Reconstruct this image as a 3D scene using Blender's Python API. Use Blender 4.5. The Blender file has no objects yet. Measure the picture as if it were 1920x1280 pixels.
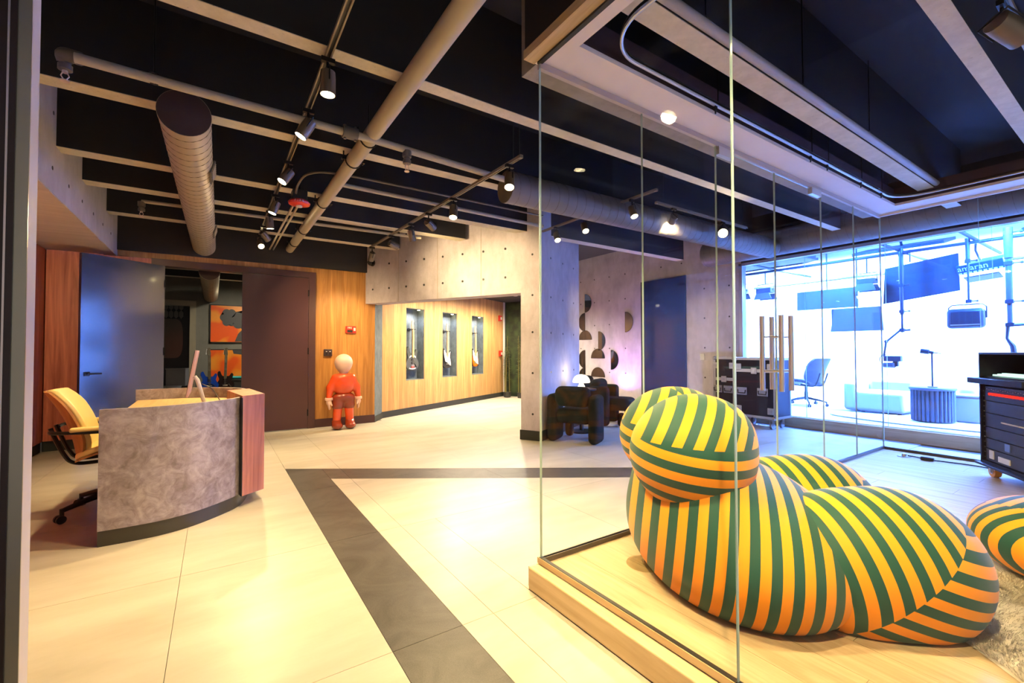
import bpy, bmesh, math, random
import numpy as np
from mathutils import Vector, Matrix, Quaternion

random.seed(7)
SC = bpy.context.scene
COL = SC.collection
R = math.radians
PI = math.pi

# ---------------------------------------------------------------- camera
cam_d = bpy.data.cameras.new('camera')
cam = bpy.data.objects.new('camera', cam_d)
COL.objects.link(cam)
SC.camera = cam
cam_d.sensor_width = 36.0
cam_d.lens = 833.55 / 1920 * 36
cam_d.clip_start = 0.02
cam_d.clip_end = 100
_y, _p, _r = R(33.675), R(1.1957), R(-0.092)
_fw = Vector((math.sin(_y) * math.cos(_p), math.cos(_y) * math.cos(_p), math.sin(_p)))
_rt = Vector((math.cos(_y), -math.sin(_y), 0))
_up = _rt.cross(_fw)
_r2 = _rt * math.cos(_r) + _up * math.sin(_r)
_u2 = -_rt * math.sin(_r) + _up * math.cos(_r)
cam.matrix_world = Matrix(((_r2.x, _u2.x, -_fw.x, 0), (_r2.y, _u2.y, -_fw.y, 0), (_r2.z, _u2.z, -_fw.z, 1.2), (0, 0, 0, 1)))

# ---------------------------------------------------------------- world and exposure
w = bpy.data.worlds.new('world')
SC.world = w
w.use_nodes = True
w.node_tree.nodes['Background'].inputs[0].default_value = (1.0, 0.93, 0.86, 1)
w.node_tree.nodes['Background'].inputs[1].default_value = 0.35
SC.view_settings.view_transform = 'Standard'
SC.view_settings.look = 'None'
SC.view_settings.exposure = 0.70
SC.view_settings.gamma = 1.0
SC.view_settings.use_curve_mapping = False
try:
    SC.cycles.max_bounces = 5
    SC.cycles.diffuse_bounces = 3
    SC.cycles.adaptive_threshold = 0.05
    SC.cycles.transparent_max_bounces = 20
    SC.cycles.glossy_bounces = 4
    SC.cycles.sample_clamp_indirect = 6.0
    SC.cycles.caustics_reflective = False
    SC.cycles.caustics_refractive = False
    SC.cycles.use_denoising = True
    SC.cycles.use_light_tree = False
except Exception:
    pass
WARM = (1.0, 0.73, 0.345)
SPOT_W = 150.0
STUDIO = (0.15, 0.31, 1.0)

# ---------------------------------------------------------------- node helpers
MATS = {}
class NT:
    def __init__(s, name):
        s.m = bpy.data.materials.new(name); s.m.use_nodes = True
        s.t = s.m.node_tree; s.t.nodes.clear()
        s.out = s.t.nodes.new('ShaderNodeOutputMaterial')
    def n(s, typ, ins=None, **props):
        nd = s.t.nodes.new('ShaderNode' + typ)
        for k, v in props.items(): setattr(nd, k, v)
        for k, v in (ins or {}).items(): s.set(nd, k, v)
        return nd
    def set(s, nd, k, v):
        sock = nd.inputs[k]
        if isinstance(v, bpy.types.NodeSocket): s.t.links.new(v, sock)
        else: sock.default_value = v
    def math(s, op, a, b=0.0, c=None):
        nd = s.n('Math', operation=op); s.set(nd, 0, a); s.set(nd, 1, b)
        if c is not None: s.set(nd, 2, c)
        return nd.outputs[0]
    def vm(s, op, a, b=None):
        nd = s.n('VectorMath', operation=op); s.set(nd, 0, a)
        if b is not None: s.set(nd, 1, b)
        return nd.outputs['Value' if op in ('DOT_PRODUCT', 'LENGTH') else 'Vector']
    def mix(s, f, a, b):
        nd = s.n('Mix', data_type='RGBA')
        s.set(nd, 0, f); s.set(nd, 6, a); s.set(nd, 7, b)
        return nd.outputs[2]
    def ramp(s, f, stops):
        nd = s.n('ValToRGB'); el = nd.color_ramp.elements
        while len(el) < len(stops): el.new(0.5)
        for e, (p, c) in zip(el, stops): e.position = p; e.color = c4(c)
        s.set(nd, 0, f)
        return nd.outputs[0]
    def coord(s, which='Object'): return s.n('TexCoord').outputs[which]
    def bump(s, h, strength, dist=0.01):
        return s.n('Bump', {'Height': h, 'Strength': strength, 'Distance': dist}).outputs[0]
    def bsdf(s, col, rough=0.5, metal=0.0, spec=0.5, normal=None, **kw):
        b = s.n('BsdfPrincipled', {'Base Color': col, 'Roughness': rough, 'Metallic': metal, 'Specular IOR Level': spec})
        if normal is not None: s.set(b, 'Normal', normal)
        for k, v in kw.items(): s.set(b, k.replace('_', ' '), v)
        s.t.links.new(b.outputs[0], s.out.inputs[0])
        return b
def c4(c): return tuple(c) + (1.0,) if len(c) == 3 else tuple(c)

def plain(name, col, rough=0.5, metal=0.0, spec=0.5, var=0.06, scale=8.0, coat=0.0, bump=0.0):
    if name in MATS: return MATS[name]
    t = NT(name)
    nz = t.n('TexNoise', {'Vector': t.coord(), 'Scale': scale, 'Detail': 4.0})
    d = [max(0, x * (1 - var)) for x in col]; l = [min(1, x * (1 + var)) for x in col]
    c = t.mix(nz.outputs[0], c4(d), c4(l))
    nrm = t.bump(nz.outputs[0], bump) if bump else None
    b = t.bsdf(c, rough, metal, spec, nrm)
    if coat: b.inputs['Coat Weight'].default_value = coat; b.inputs['Coat Roughness'].default_value = 0.08
    MATS[name] = t.m
    return t.m

def emis(name, col, strength):
    if name in MATS: return MATS[name]
    t = NT(name)
    e = t.n('Emission', {'Color': c4(col), 'Strength': strength})
    t.t.links.new(e.outputs[0], t.out.inputs[0]); MATS[name] = t.m
    return t.m

def wood(name, c1, c2, plank=0.0, rough=0.45, axis='Z', scale=1.0, coat=0.0):
    """grain along axis; plank > 0 gives boards of that width side by side along local x (or y when the grain is along x)"""
    t = NT(name)
    co = t.coord()
    sx = t.n('SeparateXYZ', {0: co})
    comp = {'X': 0, 'Y': 1, 'Z': 2}
    st = [14.0 * scale] * 3; st[comp[axis]] = 0.9 * scale
    vec = t.vm('MULTIPLY', co, tuple(st))
    tint = None
    if plank > 0:
        k = t.math('FLOOR', t.math('DIVIDE', sx.outputs[1 if axis == 'X' else 0], plank))
        wn = t.n('TexWhiteNoise', {'W': k}, noise_dimensions='1D')
        vec = t.vm('ADD', vec, wn.outputs[1])
        vec = t.vm('ADD', vec, t.vm('MULTIPLY', wn.outputs[1], (9.0, 9.0, 9.0)))
        tint = wn.outputs[0]
    n1 = t.n('TexNoise', {'Vector': vec, 'Scale': 1.0, 'Detail': 5.0, 'Roughness': 0.6, 'Distortion': 1.2})
    n2 = t.n('TexNoise', {'Vector': t.vm('MULTIPLY', vec, (5.0, 5.0, 2.0)), 'Scale': 1.0, 'Detail': 3.0})
    f = t.math('ADD', t.math('MULTIPLY', n1.outputs[0], 0.75), t.math('MULTIPLY', n2.outputs[0], 0.25))
    col = t.ramp(f, [(0.36, c1), (0.62, c2)])
    if tint is not None:
        col = t.mix(t.math('MULTIPLY', tint, 0.42), col, c4([x * 0.58 for x in c1]))
    b = t.bsdf(col, rough, 0.0, 0.4, t.bump(f, 0.08))
    if coat: b.inputs['Coat Weight'].default_value = coat
    MATS[name] = t.m
    return t.m

def concrete(name, c1, c2, rough=0.75, scale=1.6, lines=None):
    t = NT(name)
    co = t.coord()
    a = t.n('TexNoise', {'Vector': co, 'Scale': scale, 'Detail': 8.0, 'Roughness': 0.65})
    b = t.n('TexNoise', {'Vector': t.vm('MULTIPLY', co, (1.0, 1.0, 0.45)), 'Scale': scale * 4.5, 'Detail': 6.0, 'Roughness': 0.7})
    s = t.n('TexNoise', {'Vector': co, 'Scale': 60.0, 'Detail': 2.0})
    f = t.math('ADD', t.math('MULTIPLY', a.outputs[0], 0.55), t.math('MULTIPLY', b.outputs[0], 0.45))
    col = t.ramp(f, [(0.36, c1), (0.62, c2)])
    pit = t.math('GREATER_THAN', s.outputs[0], 0.70)
    col = t.mix(t.math('MULTIPLY', pit, 0.35), col, c4([x * 0.45 for x in c1]))
    t.bsdf(col, rough, 0.0, 0.3, t.bump(b.outputs[0], 0.12))
    MATS[name] = t.m
    return t.m

def stripes(name, regions, ca, cb, rough=0.62):
    """printed fabric: regions = [(plane or None, dir, phase)]; later regions override where dot(P, n) > c"""
    t = NT(name)
    co = t.coord()
    cur = None
    for plane, d, ph in regions:
        v = t.math('FRACT', t.math('ADD', t.vm('DOT_PRODUCT', co, tuple(d)), ph))
        v = t.math('GREATER_THAN', v, 0.5)
        if cur is None: cur = v
        else:
            m = t.math('GREATER_THAN', t.vm('DOT_PRODUCT', co, tuple(plane[0])), plane[1])
            cur = t.math('ADD', t.math('MULTIPLY', cur, t.math('SUBTRACT', 1.0, m)), t.math('MULTIPLY', v, m))
    nz = t.n('TexNoise', {'Vector': co, 'Scale': 420.0, 'Detail': 1.0})
    b = t.bsdf(t.mix(cur, c4(ca), c4(cb)), rough, 0.0, 0.25, t.bump(nz.outputs[0], 0.06, 0.002))
    b.inputs['Sheen Weight'].default_value = 0.15
    MATS[name] = t.m
    return t.m

def glass(name, tint=(0.98, 0.99, 0.985), ior=1.25, rough=0.0):
    t = NT(name)
    tr = t.n('BsdfTransparent', {'Color': c4(tint)})
    gl = t.n('BsdfGlossy', {'Color': (1, 1, 1, 1), 'Roughness': rough})
    g = t.n('NewGeometry')
    f0 = ((ior - 1) / (ior + 1)) ** 2
    cs = t.math('ABSOLUTE', t.vm('DOT_PRODUCT', g.outputs['Incoming'], g.outputs['Normal']))
    fr = t.math('MULTIPLY_ADD', t.math('POWER', t.math('SUBTRACT', 1.0, cs), 5.0), 0.09, f0)
    mx = t.n('MixShader', {0: fr, 1: tr.outputs[0], 2: gl.outputs[0]})
    t.t.links.new(mx.outputs[0], t.out.inputs[0]); MATS[name] = t.m
    return t.m

# ---------------------------------------------------------------- mesh helpers
class MB:
    def __init__(s): s.v = []; s.f = []; s.mi = []; s.cur = 0
    def add(s, vs, fs, M=None):
        o = len(s.v)
        for p in vs:
            p = Vector(p)
            s.v.append(M @ p if M is not None else p)
        for f in fs:
            s.f.append([i + o for i in f]); s.mi.append(s.cur)
        return s
    def box(s, c, d, M=None):
        x, y, z = (k / 2 for k in d); a, b, e = c
        vs = [(a + i * x, b + j * y, e + k * z) for k in (-1, 1) for j in (-1, 1) for i in (-1, 1)]
        return s.add(vs, [(0, 2, 3, 1), (4, 5, 7, 6), (0, 1, 5, 4), (2, 6, 7, 3), (0, 4, 6, 2), (1, 3, 7, 5)], M)
    def bb(s, x0, x1, y0, y1, z0, z1, M=None):
        return s.box(((x0 + x1) / 2, (y0 + y1) / 2, (z0 + z1) / 2), (abs(x1 - x0), abs(y1 - y0), abs(z1 - z0)), M)
    def cyl(s, p0, p1, r0, r1=None, n=16, M=None, caps=True):
        r1 = r0 if r1 is None else r1
        p0 = Vector(p0); p1 = Vector(p1); q = (p1 - p0).to_track_quat('Z', 'Y')
        vs = []
        for p, r in ((p0, r0), (p1, r1)):
            for i in range(n):
                a = 2 * PI * i / n
                vs.append(p + q @ Vector((r * math.cos(a), r * math.sin(a), 0)))
        fs = [(i, (i + 1) % n, n + (i + 1) % n, n + i) for i in range(n)]
        if caps: fs += [tuple(range(n - 1, -1, -1)), tuple(range(n, 2 * n))]
        return s.add(vs, fs, M)
    def tube(s, pts, r, n=8, M=None, closed=False):
        pts = [Vector(p) for p in pts]; vs = []; L = len(pts)
        rs = r if isinstance(r, (list, tuple)) else [r] * L
        nrm = None
        for i, p in enumerate(pts):
            a = pts[i - 1] if (i or closed) else p
            b = pts[(i + 1) % L] if (i < L - 1 or closed) else p
            t = (b - a).normalized()
            if nrm is None:
                nrm = t.orthogonal().normalized()
            else:
                nrm = (nrm - t * nrm.dot(t))
                nrm = nrm.normalized() if nrm.length > 1e-6 else t.orthogonal().normalized()
            bn = t.cross(nrm)
            for k in range(n):
                an = 2 * PI * k / n
                vs.append(p + (nrm * math.cos(an) + bn * math.sin(an)) * rs[i])
        fs = []
        for i in range(L if closed else L - 1):
            j = (i + 1) % L
            for k in range(n):
                fs.append((i * n + k, i * n + (k + 1) % n, j * n + (k + 1) % n, j * n + k))
        if not closed: fs += [tuple(range(n - 1, -1, -1)), tuple(range((L - 1) * n, L * n))]
        return s.add(vs, fs, M)
    def lathe(s, prof, n=24, c=(0, 0, 0), M=None):
        vs = []; fs = []; L = len(prof)
        for r, z in prof:
            for k in range(n):
                a = 2 * PI * k / n
                vs.append((c[0] + r * math.cos(a), c[1] + r * math.sin(a), c[2] + z))
        for i in range(L - 1):
            for k in range(n):
                fs.append((i * n + k, i * n + (k + 1) % n, (i + 1) * n + (k + 1) % n, (i + 1) * n + k))
        fs += [tuple(range(n - 1, -1, -1)), tuple(range((L - 1) * n, L * n))]
        return s.add(vs, fs, M)
    def prism(s, poly, z0, z1, M=None):
        n = len(poly)
        vs = [(x, y, z0) for x, y in poly] + [(x, y, z1) for x, y in poly]
        fs = [tuple(range(n - 1, -1, -1)), tuple(range(n, 2 * n))] + [(i, (i + 1) % n, n + (i + 1) % n, n + i) for i in range(n)]
        return s.add(vs, fs, M)
    def ell(s, c, r, nu=24, nv=14, M=None):
        vs = [(c[0], c[1], c[2] - r[2])]; fs = []
        for j in range(1, nv):
            ph = -PI / 2 + PI * j / nv
            for i in range(nu):
                a = 2 * PI * i / nu
                vs.append((c[0] + r[0] * math.cos(ph) * math.cos(a), c[1] + r[1] * math.cos(ph) * math.sin(a), c[2] + r[2] * math.sin(ph)))
        vs.append((c[0], c[1], c[2] + r[2])); T = len(vs) - 1
        for i in range(nu):
            fs.append((0, 1 + (i + 1) % nu, 1 + i)); b = 1 + (nv - 2) * nu
            fs.append((T, b + i, b + (i + 1) % nu))
            for j in range(nv - 2):
                o = 1 + j * nu
                fs.append((o + i, o + (i + 1) % nu, o + nu + (i + 1) % nu, o + nu + i))
        return s.add(vs, fs, M)
    def mesh(s, name, mats, smooth=True, angle=40):
        me = bpy.data.meshes.new(name)
        me.from_pydata([tuple(p) for p in s.v], [], s.f)
        for m in (mats if isinstance(mats, (list, tuple)) else [mats]): me.materials.append(m)
        if any(s.mi): me.polygons.foreach_set('material_index', s.mi)
        me.update()
        bm = bmesh.new(); bm.from_mesh(me); bmesh.ops.recalc_face_normals(bm, faces=bm.faces[:]); bm.to_mesh(me); bm.free()
        if smooth:
            me.shade_smooth(); me.set_sharp_from_angle(angle=R(angle))
        return me
    def build(s, name, mats, parent=None, bevel=0.0, seg=2, sub=0, loc=None, rot=None, smooth=True, angle=40):
        return link(name, s.mesh(name, mats, smooth, angle), parent, bevel, seg, sub, loc, rot)

def link(name, me, parent=None, bevel=0.0, seg=2, sub=0, loc=None, rot=None):
    o = bpy.data.objects.new(name, me); COL.objects.link(o)
    if parent is not None: o.parent = parent
    if loc is not None: o.location = loc
    if rot is not None:
        if isinstance(rot, Quaternion): o.rotation_mode = 'QUATERNION'; o.rotation_quaternion = rot
        else: o.rotation_euler = rot
    if bevel:
        b = o.modifiers.new('bevel', 'BEVEL'); b.width = bevel; b.segments = seg; b.limit_method = 'ANGLE'; b.angle_limit = R(40)
        o.data.shade_smooth() if seg > 2 else None
    if sub:
        m = o.modifiers.new('sub', 'SUBSURF'); m.levels = sub; m.render_levels = sub
    return o

def tag(o, label, cat=None, group=None, kind=None):
    o['label'] = label
    if cat: o['category'] = cat
    if group: o['group'] = group
    if kind: o['kind'] = kind
    return o
def thing(name, label, cat, loc=(0, 0, 0), rz=0.0, group=None, kind=None):
    o = bpy.data.objects.new(name, None); COL.objects.link(o)
    o.empty_display_size = 0.1
    o.location = loc; o.rotation_euler = (0, 0, rz)
    return tag(o, label, cat, group, kind)
def copy_tree(o, parent=None):
    c = o.copy(); COL.objects.link(c); c.parent = parent
    for ch in list(o.children): copy_tree(ch, c)
    return c
def struct(name, mb, m, label, cat, **kw):
    return tag(mb.build(name, m, None, **kw), label, cat, kind='structure')
def text(name, s, size, m, parent, loc, rot, ext=0.001, align='CENTER'):
    """lettering as a real mesh"""
    cu = bpy.data.curves.new(name, 'FONT'); cu.body = s; cu.size = size; cu.extrude = ext
    cu.align_x = align; cu.align_y = 'CENTER'; cu.resolution_u = 3
    cu.materials.append(m)
    tmp = bpy.data.objects.new(name + '_tmp', cu); COL.objects.link(tmp)
    dg = bpy.context.evaluated_depsgraph_get(); me = bpy.data.meshes.new_from_object(tmp.evaluated_get(dg))
    bpy.data.objects.remove(tmp); me.materials.clear(); me.materials.append(m)
    o = bpy.data.objects.new(name, me); COL.objects.link(o); o.parent = parent; o.location = loc; o.rotation_euler = rot
    return o
def bez(pts, n=8):
    """Catmull-Rom through pts"""
    P = [Vector(p) for p in pts]; out = []
    for i in range(len(P) - 1):
        a = P[max(0, i - 1)]; b = P[i]; c = P[i + 1]; d = P[min(len(P) - 1, i + 2)]
        for k in range(n):
            t = k / n
            out.append(0.5 * ((2 * b) + (c - a) * t + (2 * a - 5 * b + 4 * c - d) * t * t + (3 * b - a - 3 * c + d) * t ** 3))
    out.append(P[-1]); return out
def clip(poly, n, c):
    """keep the side dot(p, n) <= c of a convex polygon"""
    out = []
    for i in range(len(poly)):
        a = poly[i]; b = poly[(i + 1) % len(poly)]
        da = a[0] * n[0] + a[1] * n[1] - c; db = b[0] * n[0] + b[1] * n[1] - c
        if da <= 0: out.append(a)
        if (da < 0 < db) or (db < 0 < da):
            t = da / (da - db); out.append((a[0] + (b[0] - a[0]) * t, a[1] + (b[1] - a[1]) * t))
    return out
def area(p): return abs(sum(p[i][0] * p[(i + 1) % len(p)][1] - p[(i + 1) % len(p)][0] * p[i][1] for i in range(len(p)))) / 2 if len(p) > 2 else 0
def shrink(poly, d):
    cx = sum(p[0] for p in poly) / len(poly); cy = sum(p[1] for p in poly) / len(poly)
    res = list(poly)
    sg = 1 if sum(poly[i][0] * poly[(i + 1) % len(poly)][1] - poly[(i + 1) % len(poly)][0] * poly[i][1] for i in range(len(poly))) > 0 else -1
    for i in range(len(poly)):
        a = poly[i]; b = poly[(i + 1) % len(poly)]
        L = math.hypot(b[0] - a[0], b[1] - a[1])
        if L < 1e-6: continue
        nx, ny = sg * (b[1] - a[1]) / L, -sg * (b[0] - a[0]) / L
        res = clip(res, (nx, ny), nx * a[0] + ny * a[1] - d)
        if len(res) < 3: return []
    return res

def nets(fn, lo, hi, h):
    """closed surface of fn < 0 (naive surface nets)"""
    ax = [np.arange(lo[i], hi[i] + h, h) for i in range(3)]
    X, Y, Z = np.meshgrid(*ax, indexing='ij')
    V = fn(X, Y, Z); ins = V < 0
    n = [d - 1 for d in V.shape]
    acc = np.zeros((*n, 3)); cnt = np.zeros(n)
    offs = [(i, j, k) for i in (0, 1) for j in (0, 1) for k in (0, 1)]
    def S(A, o): return A[o[0]:o[0] + n[0], o[1]:o[1] + n[1], o[2]:o[2] + n[2]]
    for a in offs:
        for d in range(3):
            if a[d]: continue
            b = list(a); b[d] = 1
            va, vb = S(V, a), S(V, b); cr = (va < 0) != (vb < 0)
            t = np.where(cr, va / np.where(cr, va - vb, 1), 0)
            for q in range(3):
                acc[..., q] += np.where(cr, a[q] + (t if q == d else 0), 0)
            cnt += cr
    act = cnt > 0
    idx = -np.ones(n, dtype=int); idx[act] = np.arange(act.sum())
    I = np.argwhere(act)
    P = acc[act] / cnt[act][:, None] + I
    P = P * h + np.array(lo)
    F = []
    for d in range(3):
        e = [1 if q == d else 0 for q in range(3)]; u, v = [(1, 2), (2, 0), (0, 1)][d]
        A = ins[:-1 if e[0] else None, :-1 if e[1] else None, :-1 if e[2] else None]
        B = ins[e[0]:, e[1]:, e[2]:]
        for (x, y, z) in np.argwhere(A != B):
            p = [x, y, z]
            if p[u] == 0 or p[v] == 0 or p[u] >= n[u] or p[v] >= n[v]: continue
            def g(du, dv):
                q = list(p); q[u] -= du; q[v] -= dv; return idx[tuple(q)]
            q = [g(1, 1), g(0, 1), g(0, 0), g(1, 0)]
            if min(q) < 0: continue
            F.append(q if A[x, y, z] else q[::-1])
    return P, F
def nets_mesh(name, fn, lo, hi, h, m, relax=2):
    P, F = nets(fn, lo, hi, h)
    me = bpy.data.meshes.new(name); me.from_pydata(P.tolist(), [], [list(map(int, f)) for f in F]); me.materials.append(m)
    bm = bmesh.new(); bm.from_mesh(me)
    for _ in range(relax): bmesh.ops.smooth_vert(bm, verts=bm.verts[:], factor=0.5, use_axis_x=True, use_axis_y=True, use_axis_z=True)
    bmesh.ops.recalc_face_normals(bm, faces=bm.faces[:]); bm.to_mesh(me); bm.free()
    me.shade_smooth()
    return me
def sell(c, r):
    def f(X, Y, Z):
        q = np.sqrt(((X - c[0]) / r[0]) ** 2 + ((Y - c[1]) / r[1]) ** 2 + ((Z - c[2]) / r[2]) ** 2)
        return (q - 1) * min(r)
    return f
def scap(a, b, ra, rb):
    a = np.array(a, float); b = np.array(b, float); ab = b - a; L = ab @ ab
    def f(X, Y, Z):
        t = np.clip(((X - a[0]) * ab[0] + (Y - a[1]) * ab[1] + (Z - a[2]) * ab[2]) / L, 0, 1)
        return np.sqrt((X - a[0] - t * ab[0]) ** 2 + (Y - a[1] - t * ab[1]) ** 2 + (Z - a[2] - t * ab[2]) ** 2) - (ra + (rb - ra) * t)
    return f
def sbox(c, d, r):
    def f(X, Y, Z):
        q = [np.abs(A - c[i]) - d[i] / 2 + r for i, A in enumerate((X, Y, Z))]
        o = np.sqrt(sum(np.maximum(k, 0) ** 2 for k in q))
        return o + np.minimum(np.maximum(np.maximum(q[0], q[1]), q[2]), 0) - r
    return f
def su(fs, k):
    def f(X, Y, Z):
        a = fs[0](X, Y, Z)
        for g in fs[1:]:
            b = g(X, Y, Z); h = np.clip(0.5 + 0.5 * (b - a) / k, 0, 1)
            a = b * (1 - h) + a * h - k * h * (1 - h)
        return a
    return f

# ---------------------------------------------------------------- materials
M_tile = NT('cream_tile')
_c = M_tile.coord()
_n1 = M_tile.n('TexNoise', {'Vector': M_tile.vm('MULTIPLY', _c, (0.9, 2.6, 1.0)), 'Scale': 1.3, 'Detail': 7.0, 'Roughness': 0.6})
_col = M_tile.ramp(_n1.outputs[0], [(0.30, (0.41, 0.365, 0.29)), (0.70, (0.56, 0.51, 0.43))])
M_tile.bsdf(_col, 0.34, 0.0, 0.4)
M_tile = M_tile.m
M_band = NT('dark_inlay_tile')
_c = M_band.coord()
_n1 = M_band.n('TexNoise', {'Vector': _c, 'Scale': 3.0, 'Detail': 8.0, 'Roughness': 0.7, 'Distortion': 1.5})
_n2 = M_band.n('TexNoise', {'Vector': _c, 'Scale': 220.0, 'Detail': 1.0})
_f = M_band.math('ADD', M_band.math('MULTIPLY', _n1.outputs[0], 0.7), M_band.math('MULTIPLY', _n2.outputs[0], 0.3))
M_band.bsdf(M_band.ramp(_f, [(0.35, (0.030, 0.026, 0.024)), (0.68, (0.088, 0.080, 0.074))]), 0.42, 0, 0.4)
M_band = M_band.m
M_grout = plain('grout', (0.46, 0.40, 0.31), 0.8)
M_conc = concrete('pale_concrete', (0.40, 0.355, 0.405), (0.60, 0.55, 0.62))
M_concB = concrete('bulkhead_concrete', (0.56, 0.54, 0.60), (0.74, 0.72, 0.79))
M_soffit = wood('bulkhead_soffit_plaster', (0.50, 0.42, 0.34), (0.60, 0.52, 0.43), axis='X', rough=0.7)
M_oak = wood('oak_panel', (0.40, 0.165, 0.035), (0.66, 0.32, 0.085), plank=0.085)
M_oakg = wood('oak_panel_light', (0.46, 0.235, 0.075), (0.72, 0.43, 0.17), plank=0.075)
M_wal = wood('red_walnut', (0.30, 0.062, 0.038), (0.66, 0.19, 0.115), scale=0.7)
M_walc = wood('desk_walnut', (0.30, 0.10, 0.05), (0.55, 0.215, 0.11), scale=0.8)
M_oakf = wood('pale_oak_plank', (0.40, 0.295, 0.17), (0.54, 0.42, 0.27), axis='Y', scale=1.1, rough=0.38)
M_oakt = wood('pale_oak_trim', (0.42, 0.30, 0.16), (0.57, 0.43, 0.26), axis='Y', scale=1.0)
M_worktop = wood('worktop_oak', (0.56, 0.35, 0.15), (0.68, 0.46, 0.22), axis='Y')
M_black = plain('ceiling_black', (0.017, 0.016, 0.021), 0.7)
M_beam = plain('beam_dark_paint', (0.013, 0.012, 0.015), 0.7, var=0.2)
M_beamb = concrete('beam_underside', (0.52, 0.47, 0.37), (0.70, 0.64, 0.52), scale=3.0)
M_plum = plain('plum_door_paint', (0.075, 0.028, 0.030), 0.28, var=0.12, scale=2.0)
M_plumf = plain('plum_frame_paint', (0.075, 0.028, 0.028), 0.4)
M_leaf = plain('door_leaf_satin', (0.008, 0.014, 0.050), 0.20, spec=1.0, var=0.15, scale=3.0, coat=0.9)
M_upper = plain('upper_wall_black', (0.022, 0.018, 0.020), 0.6)
M_base = plain('charcoal_baseboard', (0.020, 0.022, 0.020), 0.5)
M_slate = concrete('slate_niche', (0.075, 0.095, 0.11), (0.15, 0.18, 0.20), scale=5)
M_white = plain('white_paint', (0.72, 0.69, 0.69), 0.55)
M_soff = plain('soffit_white', (0.82, 0.75, 0.74), 0.6)
M_duct = plain('duct_bronze', (0.42, 0.36, 0.26), 0.5, metal=0.2)
M_ductc = plain('duct_cap_plum', (0.045, 0.024, 0.028), 0.6)
M_pipe = plain('pipe_tan', (0.40, 0.35, 0.26), 0.5)
M_pipd = plain('pipe_dark', (0.11, 0.095, 0.08), 0.5)
M_met = plain('steel', (0.55, 0.54, 0.53), 0.28, metal=1.0)
M_alu = plain('aluminium', (0.62, 0.61, 0.58), 0.35, metal=0.9)
M_brass = plain('warm_steel', (0.62, 0.57, 0.55), 0.32, metal=1.0)
M_blk = plain('black_plastic', (0.018, 0.018, 0.019), 0.4)
M_blkm = plain('black_metal', (0.022, 0.020, 0.020), 0.35, metal=0.6)
M_glass = glass('clear_glass')
M_gedge = plain('glass_edge', (0.38, 0.52, 0.50), 0.15, var=0.1)
M_red = plain('alarm_red', (0.62, 0.03, 0.012), 0.3)
M_whp = plain('white_plastic', (0.75, 0.72, 0.70), 0.35)
M_lens = emis('lamp_lens', (1.0, 0.80, 0.42), 26.0)
M_lensoff = plain('lamp_glass', (0.5, 0.45, 0.38), 0.2)
# ================================================================ SETTING
C2 = Vector((0.8829, 0.4695, 0)); C1 = Vector((0.4695, -0.8829, 0))
ZD = 3.45            # underside of the roof deck
ZB = 2.82            # underside of the beams
XG, YG = 1.40, 1.84  # planes of the lounge's front and side glass
YW = 7.55            # plane of the wood wall with the double door
XS = 7.55            # plane of the studio glass and art wall
ZL = 0.11            # lounge floor

# ---- lobby floor: four-foot tiles with a dark inlaid band
mb = MB().bb(-2.2, 7.6, -2.0, 10.4, -0.09, -0.012)
floor = struct('floor', mb, M_grout, 'cream tiled lobby floor with a dark angled inlay band', 'floor')
BX0, BX1 = 0.60, 0.912
bd = Vector((0.838, -0.546)).normalized(); bn = (-bd.y, bd.x)     # bn points away from the camera
co = bn[0] * BX0 + bn[1] * 5.08; ci = bn[0] * BX1 + bn[1] * 4.45
def add_tile(name, poly, m, top=0.0):
    if len(poly) < 3 or area(poly) < 0.004: return
    poly = shrink(poly, 0.0011)
    if area(poly) < 0.003: return
    MB().prism([(p[0], p[1]) for p in poly], -0.012, top).build(name, m, floor, smooth=False)
T = 1.215
for i in range(-2, 7):
    for j in range(-3, 8):
        x0 = -0.145 + i * T; y0 = 1.762 + j * T
        base = [(x0, y0), (x0 + T, y0), (x0 + T, y0 + T), (x0, y0 + T)]
        pieces = []
        if x0 + T > 1.323 and y0 < 1.84:
            pieces = [clip(base, (1, 0), 1.323), clip(clip(base, (-1, 0), -1.323), (0, -1), -1.84)]
        else: pieces = [base]
        for pc in pieces:
            pc = clip(clip(clip(clip(pc, (1, 0), XS), (-1, 0), 2.0), (0, 1), 10.3), (0, -1), 1.9)
            if area(pc) < 1e-3: continue
            left = clip(pc, (1, 0), BX0)
            rest = clip(pc, (-1, 0), -BX0)
            add_tile('tile', left, M_tile)
            far = clip(rest, (-bn[0], -bn[1]), -co)
            near = clip(rest, bn, co)
            add_tile('tile', far, M_tile)
            b1 = clip(near, (1, 0), BX1)
            wedge = clip(near, (-1, 0), -BX1)
            add_tile('inlay_tile', b1, M_band)
            add_tile('inlay_tile', clip(wedge, (-bn[0], -bn[1]), -ci), M_band)
            add_tile('tile', clip(wedge, bn, ci), M_tile)

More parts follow.
